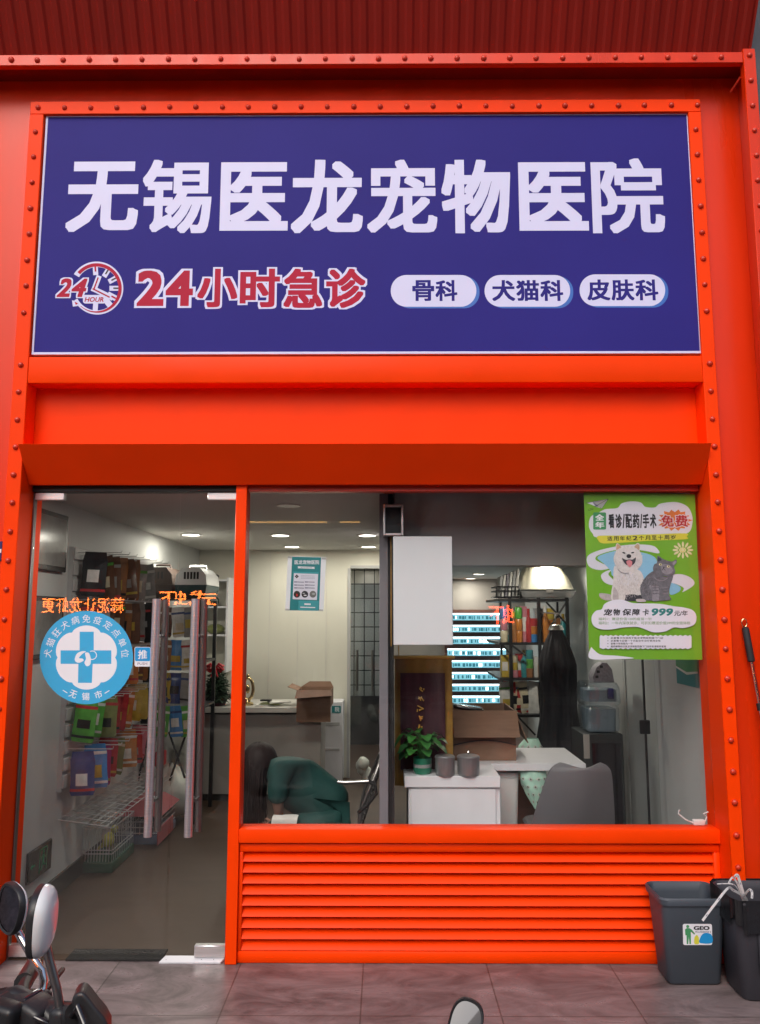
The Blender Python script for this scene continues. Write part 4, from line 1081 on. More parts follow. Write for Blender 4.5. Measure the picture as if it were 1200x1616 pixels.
for k in range(420):
    h = random.random()**1.25; r = .135*(1-h)**.75+.015; a = random.uniform(0, 2*math.pi); rr = r*random.uniform(.72, 1.05)
    c = Vector((tx+rr*math.cos(a), 3.5+rr*math.sin(a), kz+.05+h*(tz1-kz-.05)))
    d1 = Vector((math.cos(a), math.sin(a), random.uniform(-.6, .3)))*random.uniform(.03, .05); d2 = Vector((-math.sin(a), math.cos(a), random.uniform(-.3, .3)))*.018
    mm.add([c-d2, c+d2, c+d1+d2*.3, c+d1-d2*.3], [(0, 1, 2, 3)], 'tree_green')
mm.lathe([(.10, .03), (.115, .08), (.06, .25), (.0, .33)], (tx, 3.5, kz), 'tree_green', 18); mm.build('foliage', t, recalc=False)
mm = MB(); mm.lathe([(.085, 0), (.10, .055), (.0, .056)], (tx, 3.5, kz+.001), 'burgundy', 18); mm.build('pot', t)
mm = MB()
for sx in (-1, 1):
    for q in range(2):
        mm.tube([(tx, 3.42, tz1+.01), (tx+sx*.04, 3.40, tz1+.05-q*.02), (tx+sx*.075, 3.42, tz1+.03-q*.035), (tx+sx*.05, 3.43, tz1-.005-q*.02), (tx, 3.42, tz1+.01)], [.006, .013, .016, .013, .006], 'bow_red', 8)
    mm.tube([(tx, 3.42, tz1+.01), (tx+sx*.03, 3.40, tz1-.07)], [.012, .008], 'bow_red', 6)
mm.ball((tx, 3.41, tz1+.01), .018, 'bow_red', 1); mm.build('bow', t)
t = thing('trophy', (X(392, 1113, 3.5), 3.5, kz), 'small golden trophy at the desk edge by the orange post', 'trophy')
gx = X(391, 1113, 3.5); mm = MB()
mm.lathe([(.055, 0), (.055, .02), (.03, .03), (.025, .05)], (gx, 3.5, kz+.001), 'gold_metal', 20); mm.build('base', t)
mm = MB(); 
for k in range(17):
    pass
cz = kz+.15
mm.tube([(gx+.05*math.sin(a)*1.0, 3.5, cz-.10*math.cos(a)) for a in [2*math.pi*i/24 for i in range(25)]], .016, 'gold_metal', 10, False); mm.ball((gx, 3.5, cz), (.02, .015, .045), 'gold_metal', 2); mm.ball((gx, 3.5, cz+.12), .016, 'gold_metal', 2); mm.build('ring', t)
for i, (px, a, mat, lb) in enumerate(((418, 8, 'paper', 'open white booklet lying on the desk, nearest the trophy'), (428, -14, 'pack_olive', 'thin olive folder under the booklets on the desk'), (440, 20, 'paper', 'white papers fanned out on the desk beside the cardboard box'))):
    c = Vector((X(px, 1110, 3.45), 3.48, kz+.002+i*.0125)); Mx = Matrix.Translation(c) @ Matrix.Rotation(R(a), 4, 'Z')
    mm = MB()
    for q in range(3): mm.box(-.10+q*.006, .10-q*.004, -.07, .07, q*.004, q*.004+.0035, mat, 0, 1, Mx @ Matrix.Rotation(R(q*5), 4, 'Z'))
    tag(mm.build('booklet', origin=c), lb, 'booklet', None)
c = Vector((X(420, 1106, 3.45), 3.46, kz+.043)); mm = MB(); mm.box(-.05, .05, -.03, .03, 0, .014, 'black_plastic', .004, 2, Matrix.Translation(c) @ Matrix.Rotation(R(-10), 4, 'Z'))
tag(mm.build('card_reader', origin=c), 'small dark card reader lying on the booklets', 'card reader')
# open carton hanging over the desk edge
t = thing('cardboard_box', (X(492, 1113, 3.3), 3.45, kz), 'open brown cardboard box with hanging flap on the reception desk', 'box')
cx0, cx1 = X(468, 1110, 3.3), X(522, 1110, 3.3); ct = Z(1090, 3.3)
mm = MB(); th_ = .006
for (a0, a1, b0, b1) in ((cx0, cx1, 3.315, 3.321), (cx0, cx1, 3.68, 3.686), (cx0, cx0+th_, 3.3215, 3.6795), (cx1-th_, cx1, 3.3215, 3.6795)): mm.box(a0, a1, b0, b1, kz+.001 if b0 > 3.32 else Z(1140, 3.3), ct, 'cardboard')
mm.build('carton', t)
mm = MB()
mm.hexa([(cx0-.01, 3.24, ct-.065), (cx1+.02, 3.25, ct-.04), (cx1+.02, 3.256, ct-.04), (cx0-.01, 3.246, ct-.065), (cx0, 3.314, ct), (cx1, 3.314, ct), (cx1, 3.32, ct+.004), (cx0, 3.32, ct+.004)], 'cardboard_dark')
mm.hexa([(cx0-.001, 3.33, ct), (cx0-.001, 3.67, ct), (cx0+.004, 3.67, ct), (cx0+.004, 3.33, ct), (cx0-.09, 3.33, ct+.03), (cx0-.09, 3.67, ct+.03), (cx0-.085, 3.67, ct+.034), (cx0-.085, 3.33, ct+.034)], 'cardboard')
mm.hexa([(cx0, 3.68, ct), (cx1, 3.68, ct), (cx1, 3.684, ct), (cx0, 3.684, ct), (cx0+.08, 3.70, ct+.05), (cx1-.03, 3.70, ct+.05), (cx1-.03, 3.704, ct+.05), (cx0+.08, 3.704, ct+.05)], 'cardboard')
mm.build('flap', t)
# white cabinet by the doorway
t = thing('side_cabinet', (X(520, 1232, 4.0), 4.1, FL), 'narrow white cabinet with a teal tag beside the desk', 'cabinet')
qx0, qx1 = X(505, 1150, 4.05), X(541, 1150, 4.05); qz = Z(1108, 4.05)
mm = MB(); mm.box(qx0, qx1, 4.05, 4.37, FL+.03, qz, 'white_laminate', .004); mm.build('body', t)
mm = MB(); mm.box(qx0+.02, qx1-.03, 4.044, 4.0495, Z(1145, 4.05), Z(1140, 4.05), 'slat_grey'); mm.box(qx0+.02, qx1-.03, 4.044, 4.0495, Z(1185, 4.05), Z(1181, 4.05), 'slat_grey'); mm.build('drawer_gap', t)
P = Print(4.044); P.poly([(524, 1114), (538, 1114), (538, 1125), (524, 1125)], 'teal'); P.text('院', (529, 1115.5, 536, 1123.5), 'vinyl_white', .02); P.mb.build('name_tag', t)
# white bundle on the corridor floor
c = Vector((X(577, 1225, 4.2), 4.2, FL)); mm = MB()
for k in range(5): mm.ball(c+Vector((random.uniform(-.05, .05), random.uniform(-.05, .05), .05+k*.035)), random.uniform(.05, .075), 'sack_white', 2, .08)
tag(mm.build('white_bag', origin=c), 'crumpled white bag on the floor at the corridor doorway', 'bag')

# bird cage, pet crate and sack under the left rack
def cage(x0, x1, y0, y1, z0, z1, base, wire, label, name, n=12):
    t = thing(name, ((x0+x1)/2, y0, z0), label, 'cage')
    mm = MB(); mm.box(x0-.01, x1+.01, y0-.01, y1+.01, z0, z0+.07, base, .012, 2); mm.build('base_tray', t)
    mm = MB()
    for i in range(n+1):
        xx = x0+(x1-x0)*i/n
        for yy in (y0, y1): mm.tube([(xx, yy, z0+.07), (xx, yy, z1)], .0022, wire, 5, False)
        mm.tube([(xx, y0, z1), (xx, (y0+y1)/2, z1+.05), (xx, y1, z1)], .0022, wire, 5, False)
        yy = y0+(y1-y0)*i/n
        for xx in (x0, x1): mm.tube([(xx, yy, z0+.07), (xx, yy, z1)], .0022, wire, 5, False)
    for zz in (z0+.12, (z0+z1)/2, z1):
        mm.tube([(x0, y0, zz), (x1, y0, zz), (x1, y1, zz), (x0, y1, zz), (x0, y0, zz)], .0035, wire, 6, False)
    mm.build('wire_bars', t); return t
cgx0, cgx1 = X(122, 1380, 1.45), X(178, 1380, 1.45)
cage(cgx0, cgx1, 1.42, 1.85, FL, Z(1305, 1.45), 'cage_green', 'cage_wire', 'wire bird cage with a dark green base on the floor', 'bird_cage')
c = Vector(((cgx0+cgx1)/2+.03, 1.6, FL+.16)); mm = MB()
mm.ball(c, (.04, .055, .05), 'bird_yellow', 2); mm.ball(c+Vector((.045, -.02, .075)), .028, 'bird_yellow', 2); mm.tube([c+Vector((-.02, .02, -.02)), c+Vector((-.10, .06, -.085))], [.022, .006], 'bird_yellow', 8); mm.tube([c+Vector((.07, -.03, .075)), c+Vector((.085, -.035, .068))], [.008, .001], 'cat_light', 6)
mm.tube([c+Vector((0, 0, -.04)), c+Vector((.0, 0, -.088))], .004, 'cat_light', 5)
tag(mm.build('bird', origin=c-Vector((0, 0, .088))), 'greenish yellow bird inside the wire cage', 'bird')
x0, x1 = X(194, 1340, 2.1), X(252, 1340, 2.1)
t = cage(x0, x1, 2.05, 2.5, FL, Z(1295, 2.1), 'cage_blue', 'cage_wire', 'pet cage with a blue grey tray and pink roof on the floor', 'pet_cage', 8)
mm = MB(); z_ = Z(1295, 2.1)+.051; mm.hexa([(x0-.03, 2.0, z_), (x1+.03, 2.0, z_), (x1+.03, 2.53, z_), (x0-.03, 2.53, z_), (x0+.06, 2.1, z_+.09), (x1-.06, 2.1, z_+.09), (x1-.06, 2.4, z_+.09), (x0+.06, 2.4, z_+.09)], 'cage_pink'); mm.build('roof', t)
mm = MB(); mm.box(x1+.02, x1+.03, 1.95, 2.35, FL+.02, Z(1300, 2.1), 'cage_pink', .003); mm.build('door_panel', t)
c = at(268, 1305, 2.75); c.z = FL; mm = MB()
def sackfn(u, v):
    a = 2*math.pi*u; pr = [.0, .20, .24, .23, .19, .10, .03][min(6, int(v*6.999))]; k = 1+.10*math.sin(3*a+6*v)+.06*math.sin(7*a)
    return c+Vector((.95*pr*k*math.cos(a), .7*pr*k*math.sin(a), .44*v+.02*math.sin(4*a)*v))
mm.grid(sackfn, 24, 6, 'sack_white'); tag(mm.build('sack', origin=c, angle=80), 'white plastic sack slumped under the black rack', 'sack')
mm = MB(); mm.box(c.x-.12, c.x-.05, c.y-.1, c.y+.02, c.z+.44, c.z+.56, 'bow_red', .01); tag(mm.build('red_carton', origin=(c.x-.08, c.y, c.z+.44)), 'small red carton on top of the white sack', 'carton')

# ------------------------------------------------------------------ right half of the window
# box of the hanging screen housing and the blank white board
t = thing('hanging_housing', (X(621, 820, .36), .38, Z(845, .36)), 'square metal rimmed dark housing hung at the top of the partition', 'housing')
hx0, hx1, hz0, hz1 = X(605, 820, .36), X(637, 820, .36), Z(845, .36), Z(796, .36)
mm = MB()
mm.box(hx0, hx0+.012, .36, .447, hz0, hz1, 'brushed', .002); mm.box(hx1-.012, hx1, .36, .447, hz0, hz1, 'brushed', .002)
mm.box(hx0+.0125, hx1-.0125, .36, .447, hz0, hz0+.014, 'brushed', .002); mm.box(hx0+.0125, hx1-.0125, .36, .447, hz1-.012, hz1, 'brushed', .002); mm.build('rim', t)
mm = MB(); mm.box(hx0+.0125, hx1-.0125, .40, .445, hz0+.0145, hz1-.0125, 'black_plastic'); mm.build('back_plate', t)
mm = MB(); mm.tube([((hx0+hx1)/2-.003, .40, hz0), ((hx0+hx1)/2-.004, .40, Z(1040, .40)), ((hx0+hx1)/2-.002, .42, Z(1300, .42))], .006, 'black_plastic', 8); mm.build('cable', t)
mm = MB(); mm.box(X(621, 930, .33), X(714.5, 930, .33), .33, .352, Z(1018, .33), Z(846.5, .33), 'white_board', .003)
tag(mm.build('white_board', origin=at(667, 1018, .34)), 'blank white board hanging behind the window', 'board')

# pennant with gold fringe
t = thing('pennant', (X(668, 1160, .8), .8, Z(1150, .8)), 'burgundy velvet pennant with gold border behind the plant', 'pennant')
def pq(px, py, Y=.8): return Vector((X(px, py, Y), Y, Z(py, Y)))
mm = MB()
def drape(x0, x1, y0, y1, Y, mat, amp=.006, fx=5):
    a, b = pq(x0, y0, Y), pq(x1, y1, Y)
    mm.grid(lambda u, v: Vector((a.x+(b.x-a.x)*u, Y+amp*math.sin(fx*u*6.28)*(.3+.7*(1-v)), b.z+(a.z-b.z)*v)), 30, 12, mat)
drape(623, 716, 1038, 1240, .8, 'gold_cloth'); drape(623, 716, 1038, 1240, .806, 'gold_cloth'); mm.build('gold_border', t, angle=80)
mm = MB(); drape(632, 704, 1062, 1215, .780, 'burgundy'); mm.build('velvet', t, angle=80)
mm = MB()
for k in range(5):
    c = pq(664, 1088+k*15, .768)
    for q in range(4): mm.tube([c+Vector((random.uniform(-.02, .02), 0, random.uniform(-.02, .02))), c+Vector((random.uniform(-.02, .02), 0, random.uniform(-.022, .022)))], .0035, 'gold_thread', 5)
mm.build('gold_emblem', t)
mm = MB(); mm.tube([pq(621, 1037), pq(718, 1037)], .010, 'gold_thread', 10); mm.build('rod', t)
mm = MB(); mm.tube([pq(630, 1037), pq(624, 900, .9)], .003, 'gold_thread', 5); mm.build('cord', t)

# lit shelves
ls = thing('lit_shelves', (X(755, 1100, 5.3), 5.58, FL), 'reddish brown wall shelves edged with glowing cyan white strips', 'shelf unit')
sx0_, sx1_ = X(705, 1030, 5.3), X(800, 1030, 5.3)
m = MB(); m.box(sx0_, sx1_, 5.56, 5.598, FL, Z(962, 5.3), 'shelf_red'); m.build('back_panel', ls)
for k in range(8):
    zt = Z(967.5+k*18.6, 5.3)
    m = MB(); m.box(sx0_, sx1_, 5.30, 5.558, zt-.085, zt-.066, 'shelf_red'); b = m.build('shelf', ls)
    m = MB(); m.box(sx0_+.01, sx1_-.01, 5.285, 5.299, zt-.018, zt-.002, 'led_strip'); m.build('light_strip', b)
    m = MB(); m.box(sx0_+.01, sx1_-.01, 5.288, 5.299, zt-.085, zt-.0185, 'rail_cyan'); m.build('price_rail', b)
    m = MB(); xx = sx0_+.03
    while xx < sx1_-.04:
        wd = random.choice((.012, .02, .03)); m.box(xx, xx+wd, 5.284, 5.2878, zt-.066-random.uniform(0, .01), zt-.035, random.choice(('rail_print', 'rail_print', 'rail_print', 'led_strip'))); xx += wd+random.choice((.006, .012, .03))
    m.build('price_tag', b)

# black rack with goods
gr = thing('goods_rack', (X(850, 1150, 2.5), 2.7, FL), 'black metal rack crowded with pet goods beside the lit shelves', 'rack')
gx0, gx1, gy0, gy1, gz = X(788, 1000, 2.6), X(900, 1000, 2.6), 2.6, 3.4, Z(943, 2.6)
m = MB()
for px in (806, 852, 897): m.box(X(px-2.5, 1000, gy0), X(px+2.5, 1000, gy0), gy0, gy0+.03, FL, gz, 'black_metal')
for px in (790, 880): m.box(X(px, 1000, gy1), X(px+3, 1000, gy1), gy1, gy1+.03, FL, gz, 'black_metal')
m.build('post', gr)
shz = [Z(p, gy0) for p in (945, 1014, 1070, 1128)]
for z in shz: m = MB(); m.box(gx0, gx1, gy0+.001, gy1-.001, z-.02, z, 'black_metal'); m.build('shelf', gr)
m = MB()
for a, b in (((862, 950), (895, 985)), ((893, 952), (868, 990)), ((808, 1018), (830, 1035)), ((792, 1016), (806, 1032)), ((806, 1118), (845, 1160))): m.tube([at(*a, gy0-.01), at(*b, gy0-.01)], .008, 'black_metal', 6)
m.build('brace', gr)
pal = ['white', 'red', 'orange', 'cream', 'amber', 'teal', 'grey', 'pink', 'green', 'yellow', 'blue']
names = {1: 'upper', 2: 'middle', 3: 'lower'}
cnt = 0
for s_i in (1, 2, 3):
    z = shz[s_i]+.001; lim = shz[s_i-1]-.03-z
    for j, px in enumerate((796, 803, 811, 819, 827, 835, 843, 852, 861, 870, 880, 889)):
        c = random.choice(pal); xx = X(px, 1000, gy0+.06); hh = lim*random.uniform(.6, .96); wd = .024*random.uniform(.95, 1.2)
        mm = MB(); base = Vector((xx, gy0+.045+random.uniform(0, .04), z))
        kind = 'bottle' if (j+s_i) % 3 == 0 else ('tin' if (j+s_i) % 3 == 1 else 'carton')
        if s_i == 3:
            pack(base+Vector((0, 0, min(lim, .26))), .12, min(lim, .26)*.98, R(random.uniform(-30, 30)), random.choice(['white', 'green', 'cream', 'red', 'grey']), f'upright food bag, {ordn(j)} from the left on the lower shelf of the goods rack', 'bags on the goods rack')
            continue
        if kind == 'bottle':
            mm.lathe([(wd, 0), (wd*1.05, .01), (wd*1.05, hh*.62), (wd*.45, hh*.76), (wd*.45, hh*.8)], base, 'pack_'+c, 14); mm.lathe([(wd*.55, hh*.8), (wd*.5, hh), (0, hh)], base, random.choice(['pack_white', 'pack_red', 'pack_yellow']), 12)
        elif kind == 'tin':
            for q in range(3): mm.lathe([(wd*1.25, q*hh*.31), (wd*1.3, q*hh*.31+.004), (wd*1.3, q*hh*.31+hh*.29), (wd*1.2, q*hh*.31+hh*.3), (0, q*hh*.31+hh*.3)], base, 'pack_'+(c if q % 2 else random.choice(pal)), 16)
        else:
            mm.box(base.x-wd*1.2, base.x+wd*1.2, base.y, base.y+.08, z, z+hh, 'pack_'+c, .002); mm.box(base.x-wd*.9, base.x+wd*.9, base.y-.0015, base.y-.0002, z+hh*.3, z+hh*.7, 'pack_white')
        tag(mm.build({'bottle': 'bottle', 'tin': 'tin_stack', 'carton': 'carton'}[kind], origin=base), f'{c} {dict(bottle="bottle", tin="stack of tins", carton="carton")[kind]}, {ordn(j)} from the left on the {names[s_i]} shelf of the goods rack', kind, 'goods on the black rack')
# upturned cream litter box on top, wire basket with books
t = thing('litter_box', (X(868, 940, 2.6), 2.6, gz), 'cream plastic litter box with lid on the goods rack', 'litter box')
def ringbox(mm, rings, mat, cap=True):
    """rings: (cx, cy, z, half width, half depth, corner radius)"""
    vs, fs = [], []; n = 0
    for (cx_, cy_, z, hw, hd, r) in rings:
        q = rrect(cx_-hw, cy_-hd, cx_+hw, cy_+hd, r, 5); n = len(q); vs += [(x, y, z) for x, y in q]
    for i in range(len(rings)-1):
        for k in range(n): fs.append((i*n+k, i*n+(k+1) % n, (i+1)*n+(k+1) % n, (i+1)*n+k))
    fs.append(tuple(range(n)))
    if cap: fs.append(tuple((len(rings)-1)*n+k for k in range(n)))
    mm.add(vs, fs, mat)
lx, lw = X(868, 930, 2.6), (X(912, 930, 2.6)-X(823, 930, 2.6))/2
mm = MB(); ringbox(mm, [(lx, 2.85, gz+.001, lw*.9, .2, .05), (lx, 2.85, Z(936, 2.6)+.02, lw, .24, .06)], 'slat_grey'); mm.build('tray', t)
mm = MB(); za = Z(934, 2.6)+.022; zb_ = Z(891, 2.6); ringbox(mm, [(lx, 2.85, za, lw*.93, .23, .06), (lx-.01, 2.85, (za+zb_)/2, lw*.80, .21, .07), (lx-.02, 2.85, zb_-.03, lw*.64, .18, .07), (lx-.02, 2.85, zb_, lw*.5, .15, .06)], 'litter_cream'); mm.build('hood', t)
mm = MB(); mm.box(lx-.03, lx+.03, 2.60, 2.615, za-.03, za+.01, 'counter_grey', .004); mm.build('latch', t)
t = thing('wire_basket', (X(806, 955, 2.6), 2.6, gz), 'black wire basket of upright booklets on the goods rack', 'basket')
mm = MB()
ax0, ax1 = X(784, 950, 2.6), X(820, 950, 2.6); az1 = Z(922, 2.6)
for zz in (gz+.005, (gz+az1)/2, az1-.02): mm.tube([(ax0, 2.6, zz), (ax1, 2.6, zz), (ax1, 2.9, zz), (ax0, 2.9, zz), (ax0, 2.6, zz)], .006, 'black_metal', 6, False)
for k in range(7): mm.tube([(ax0+(ax1-ax0)*k/6, 2.6, gz), (ax0+(ax1-ax0)*k/6, 2.6, az1-.02)], .004, 'black_metal', 5)
mm.build('wires', t)
for k in range(6):
    xx = ax0+.02+(ax1-ax0-.03)*k/6; mm = MB(); mm.box(0, .018, 0, .2, .003, .18+.012*k, ['slat_grey', 'paper', 'cat_light', 'paper', 'slat_grey', 'counter_top'][k], .002, 1, Matrix.Translation((xx, 2.62, gz)) @ Matrix.Rotation(R(7), 4, 'Y'))
    tag(mm.build('booklet', origin=(xx, 2.62, gz)), f'thin booklet, {ordn(k)} from the left in the wire basket', 'booklet', 'booklets in the wire basket')

# dark hanging coat in a plastic cover
t = thing('hanging_coat', (X(878, 1195, 1.9), 1.9, Z(1195, 1.9)), 'long black coat hanging in front of the goods rack', 'coat')
hc = Vector((X(878, 1010, 1.9), 1.9, 0)); zt, zb_ = Z(992, 1.9), Z(1205, 1.9)
mm = MB()
def coat(u, v):
    a = 2*math.pi*u; g = min(1, max(0, (1-v-.02)/.24)); r = .034+.092*(g**.8)*(1+.12*math.sin(6*v+1)); k = 1+.12*math.sin(5*a+3*v)+.08*math.sin(9*a-4*v)+.05*math.sin(17*a+9*v)
    return hc+Vector((r*k*math.cos(a)*1.05, r*k*.55*math.sin(a), zb_+(zt-zb_)*v))
mm.grid(coat, 64, 22, 'black_cloth'); mm.build('cloth', t, angle=80)
mm = MB(); mm.lathe([(.0, .03), (.045, .02), (.06, -.015), (.03, -.02), (.0, -.02)], (hc.x, hc.y, zt+.005), 'foil', 14); mm.build('foil_collar', t)
mm = MB(); mm.tube([(hc.x, hc.y, zt+.03), (hc.x, hc.y, zt+.09), (hc.x+.03, hc.y, zt+.11)], .004, 'steel_dark', 6); mm.tube([(hc.x+.03, hc.y, zt+.11), (hc.x+.03, gy0+.01, zt+.12)], .006, 'steel_dark', 6); mm.build('hook', t)

# water dispenser cabinet, clear tank and the fan head on it
t = thing('dispenser_cabinet', (X(955, 1300, 1.45), 1.45, FL), 'tall dark cabinet under the clear water tank', 'cabinet')
vx0, vx1, vz = X(922, 1200, 1.45), X(985, 1200, 1.45), Z(1158, 1.45)
mm = MB(); mm.box(vx0, vx1, 1.45, 1.80, FL, vz, 'corridor_dark', .006); mm.build('body', t)
mm = MB(); mm.box(vx0+.055, vx1-.02, 1.444, 1.4495, FL+.25, vz-.06, 'black_gloss', .002); mm.build('front_panel', t)
mm = MB(); mm.box(vx0-.001, vx0+.04, 1.443, 1.4495, vz-.16, vz-.002, 'counter_grey', .002); mm.build('side_label', t)
t = thing('water_tank', (X(955, 1158, 1.47), 1.6, vz), 'clear bluish water tank on the dark cabinet', 'water tank')
tx_, tw = X(953, 1110, 1.47), (X(983, 1110, 1.47)-X(924, 1110, 1.47))/2
mm = MB(); zt = Z(1078, 1.47); ringbox(mm, [(tx_, 1.61, vz+.001, tw*.84, .12, .035), (tx_, 1.61, vz+.03, tw*.92, .13, .04), (tx_, 1.61, vz+(zt-vz)*.48, tw*.93, .13, .04), (tx_, 1.61, vz+(zt-vz)*.53, tw*.88, .122, .04), (tx_, 1.61, vz+(zt-vz)*.60, tw, .14, .04), (tx_, 1.61, zt-.03, tw*.97, .135, .04), (tx_, 1.61, zt, tw*.85, .12, .03)], 'clear_plastic'); mm.build('shell', t, angle=50)
mm = MB(); ringbox(mm, [(tx_, 1.61, vz+.006, tw*.74, .10, .03), (tx_, 1.61, vz+(zt-vz)*.47, tw*.78, .11, .03)], 'tank_blue'); ringbox(mm, [(tx_, 1.61, vz+(zt-vz)*.62, tw*.84, .11, .03), (tx_, 1.61, zt-.05, tw*.84, .11, .03)], 'tank_blue'); mm.build('water', t)
mm = MB(); mm.box(tx_+.03, tx_+.075, 1.472, 1.49, vz+(zt-vz)*.68, vz+(zt-vz)*.90, 'wall_blue', .01, 2); mm.build('label_patch', t)
t = thing('fan_head', (X(953, 1078, 1.5), 1.6, zt), 'grey slotted fan head resting on the clear tank', 'fan')
mm = MB(); fx = X(953, 1060, 1.5); outline = [(938, 1078), (936, 1068), (942, 1053), (951, 1046), (958, 1046), (966, 1056), (970, 1078)]
mm.prism([Vector((X(a, b, 1.53), 1.53, max(zt+.002, Z(b, 1.53)))) for a, b in outline], (0, .12, 0), 'cat_light'); mm.build('housing', t)
mm = MB()
for k in range(3):
    a, b = [(940, 1070), (942, 1062), (947, 1054)][k]; q = Vector((X(a, b, 1.526), 1.526, Z(b, 1.526))); mm.box(q.x, q.x+.022, 1.524, 1.5295, q.z, q.z+.018, 'black_plastic', .003)
mm.build('slot', t)
# glass partition with clamp beside the right wall
t = thing('glass_partition', (X(1017, 1310, 1.1), 1.1, FL), 'green tinted glass partition with a black edge near the right wall', 'partition')
mm = MB(); mm.box(X(985, 1100, 1.1), X(1015.5, 1100, 1.1), 1.10, 1.11, FL, 2.10, 'shop_glass'); mm.box(X(1018.5, 1100, 1.1), RWX-.001, 1.10, 1.11, FL, 2.10, 'shop_glass'); mm.build('pane', t)
mm = MB(); mm.box(X(1016, 1100, 1.1), X(1018.2, 1100, 1.1), 1.095, 1.115, FL, 2.11, 'black_plastic'); mm.build('edge_strip', t)
mm = MB(); mm.box(X(1010, 1145, 1.08), X(1026, 1145, 1.08), 1.07, 1.094, Z(1158, 1.08), Z(1136, 1.08), 'black_metal', .006, 2); mm.build('lock_clamp', t)
mm = MB(); mm.box(X(986, 1060, 1.7), RWX, 1.7, 1.72, FL, 2.11, 'right_wall'); tag(mm.build('back_screen', origin=(1.5, 1.7, FL)), 'pale greenish panel behind the glass partition', 'panel')
# blue and green poster on the right wall
mm = MB(); xw = RWX-.004
def rw(a, mat, d=0.): mm.add([(xw-d, y, z) for y, z in a], [tuple(range(len(a)))], mat)
ya, yb = .40, .72; zt = Z(1030, .5); zb_ = Z(1082, .55)
rw([(ya, zb_), (yb, zb_), (yb, zt), (ya, zt)], 'teal'); rw([(ya, zb_+.08), ((ya+yb)/2, zb_+.06), (yb, zb_+.09), (yb, zt), (ya, zt)], 'poster_lettergreen', .001); rw([(ya, zb_+.08), ((ya+yb)/2, zb_+.06), (yb, zb_+.09), (yb, zb_+.10), ((ya+yb)/2, zb_+.075), (ya, zb_+.09)], 'paper', .0015)
tag(mm.build('wall_poster', origin=(xw, .55, zb_)), 'green and blue poster on the right wall below the big poster', 'poster')

# white table, cabinet, chair
t = thing('table', (X(800, 1210, 1.1), 1.3, FL), 'white table behind the grey chair', 'table')
tz = .775; ty0 = 1.05
mm = MB(); mm.box(X(650, 1207, ty0), X(925, 1207, ty0), ty0, 1.62, tz-.045, tz, 'white_laminate', .003); mm.build('table_top', t)
for xx in (X(660, 1207, ty0), X(905, 1207, ty0)):
    for yy in (ty0+.05, 1.52):
        mm = MB(); mm.box(xx, xx+.04, yy, yy+.04, FL, tz-.046, 'white_laminate', .003); mm.build('leg', t)
t = thing('cabinet', (X(715, 1310, .6), .6, FL), 'low white cabinet with thick top behind the window sill', 'cabinet')
cz = Z(1225, .58)
mm = MB(); mm.box(X(638.5, 1230, .58), X(790, 1230, .58), .58, 1.0, Z(1243, .58), cz, 'white_laminate', .003); mm.build('top', t)
mm = MB(); mm.box(X(645, 1270, .60), X(790, 1270, .60), .605, .99, FL, Z(1243, .58)-.001, 'white_laminate', .003); mm.build('body', t)
mm = MB(); mm.box(X(648, 1270, .595), X(783, 1270, .595), .592, .604, FL+.05, Z(1245, .58), 'white_laminate', .004); mm.build('door_front', t)
t = thing('waste_bin', (X(803, 1310, .95), 1.05, FL), 'white plastic bin between the cabinet and the chair', 'bin')
bxc = X(797, 1250, 1.05); bzt = Z(1236, .95)
mm = MB(); ringbox(mm, [(bxc, 1.2, FL, .075, .07, .03), (bxc, 1.2, bzt, .10, .095, .03), (bxc, 1.2, bzt, .092, .087, .025), (bxc, 1.2, FL+.02, .07, .065, .02)], 'white_plastic', True); mm.build('body', t)
mm = MB(); ringbox(mm, [(bxc, 1.2, bzt+.001, .105, .10, .035), (bxc, 1.2, bzt+.03, .10, .095, .035), (bxc, 1.2, bzt+.05, .075, .07, .03)], 'slat_grey'); mm.build('lid', t)
# grey shell chair seen from behind
t = thing('chair', (X(908, 1310, .8), .95, FL), 'grey moulded shell chair with its back to the window', 'chair')
prof = [(840, 975, 1311), (846, 974.5, 1290), (853, 973.5, 1268), (860, 972, 1248), (867, 970.5, 1228), (872, 968, 1217), (878, 963, 1211.5), (888, 953, 1208.5)]
rows_ = []
for i, (a, b, py) in enumerate(prof):
    f = i/(len(prof)-1); Yb = .70+.10*(1-f)-.04*math.sin(f*math.pi); rows_.append((X(a, py, Yb), X(b, py, Yb), Z(py, Yb), Yb))
def shellpt(u, v, off=0.):
    k = v*(len(rows_)-1); i = min(len(rows_)-2, int(k)); f = k-i
    a, b = rows_[i], rows_[i+1]; x0, x1, z, Y = (a[j]+(b[j]-a[j])*f for j in range(4))
    bow = math.cos((u-.5)*math.pi)
    dip = -.010*math.cos((u-.5)*2*math.pi)*max(0, v-.8)/.2
    return Vector((x0+(x1-x0)*u, Y-.075*bow+.0+off+.05, z+dip*.9))
mm = MB()
# seat continues from the foot of the back
mm.grid(lambda u, v: shellpt(u, v), 24, 16, 'chair_grey'); mm.grid(lambda u, v: shellpt(u, v, .016), 24, 16, 'chair_grey')
n_ = 24
for v0 in (0, 1):
    pass
mm.grid(lambda u, v: shellpt(u, 1, .016*v), 24, 1, 'chair_grey'); mm.grid(lambda u, v: shellpt(0, u, .016*v), 16, 1, 'chair_grey'); mm.grid(lambda u, v: shellpt(1, u, .016*v), 16, 1, 'chair_grey')
mm.build('backrest', t, angle=60)
x0, x1, zz, yy = rows_[0]; mm = MB()
ringbox(mm, [((x0+x1)/2, yy+.19, zz-.06, (x1-x0)*.46, .2, .09), ((x0+x1)/2, yy+.19, zz-.02, (x1-x0)*.50, .22, .10), ((x0+x1)/2, yy+.19, zz-.005, (x1-x0)*.48, .2, .09)], 'chair_grey'); mm.build('seat', t)
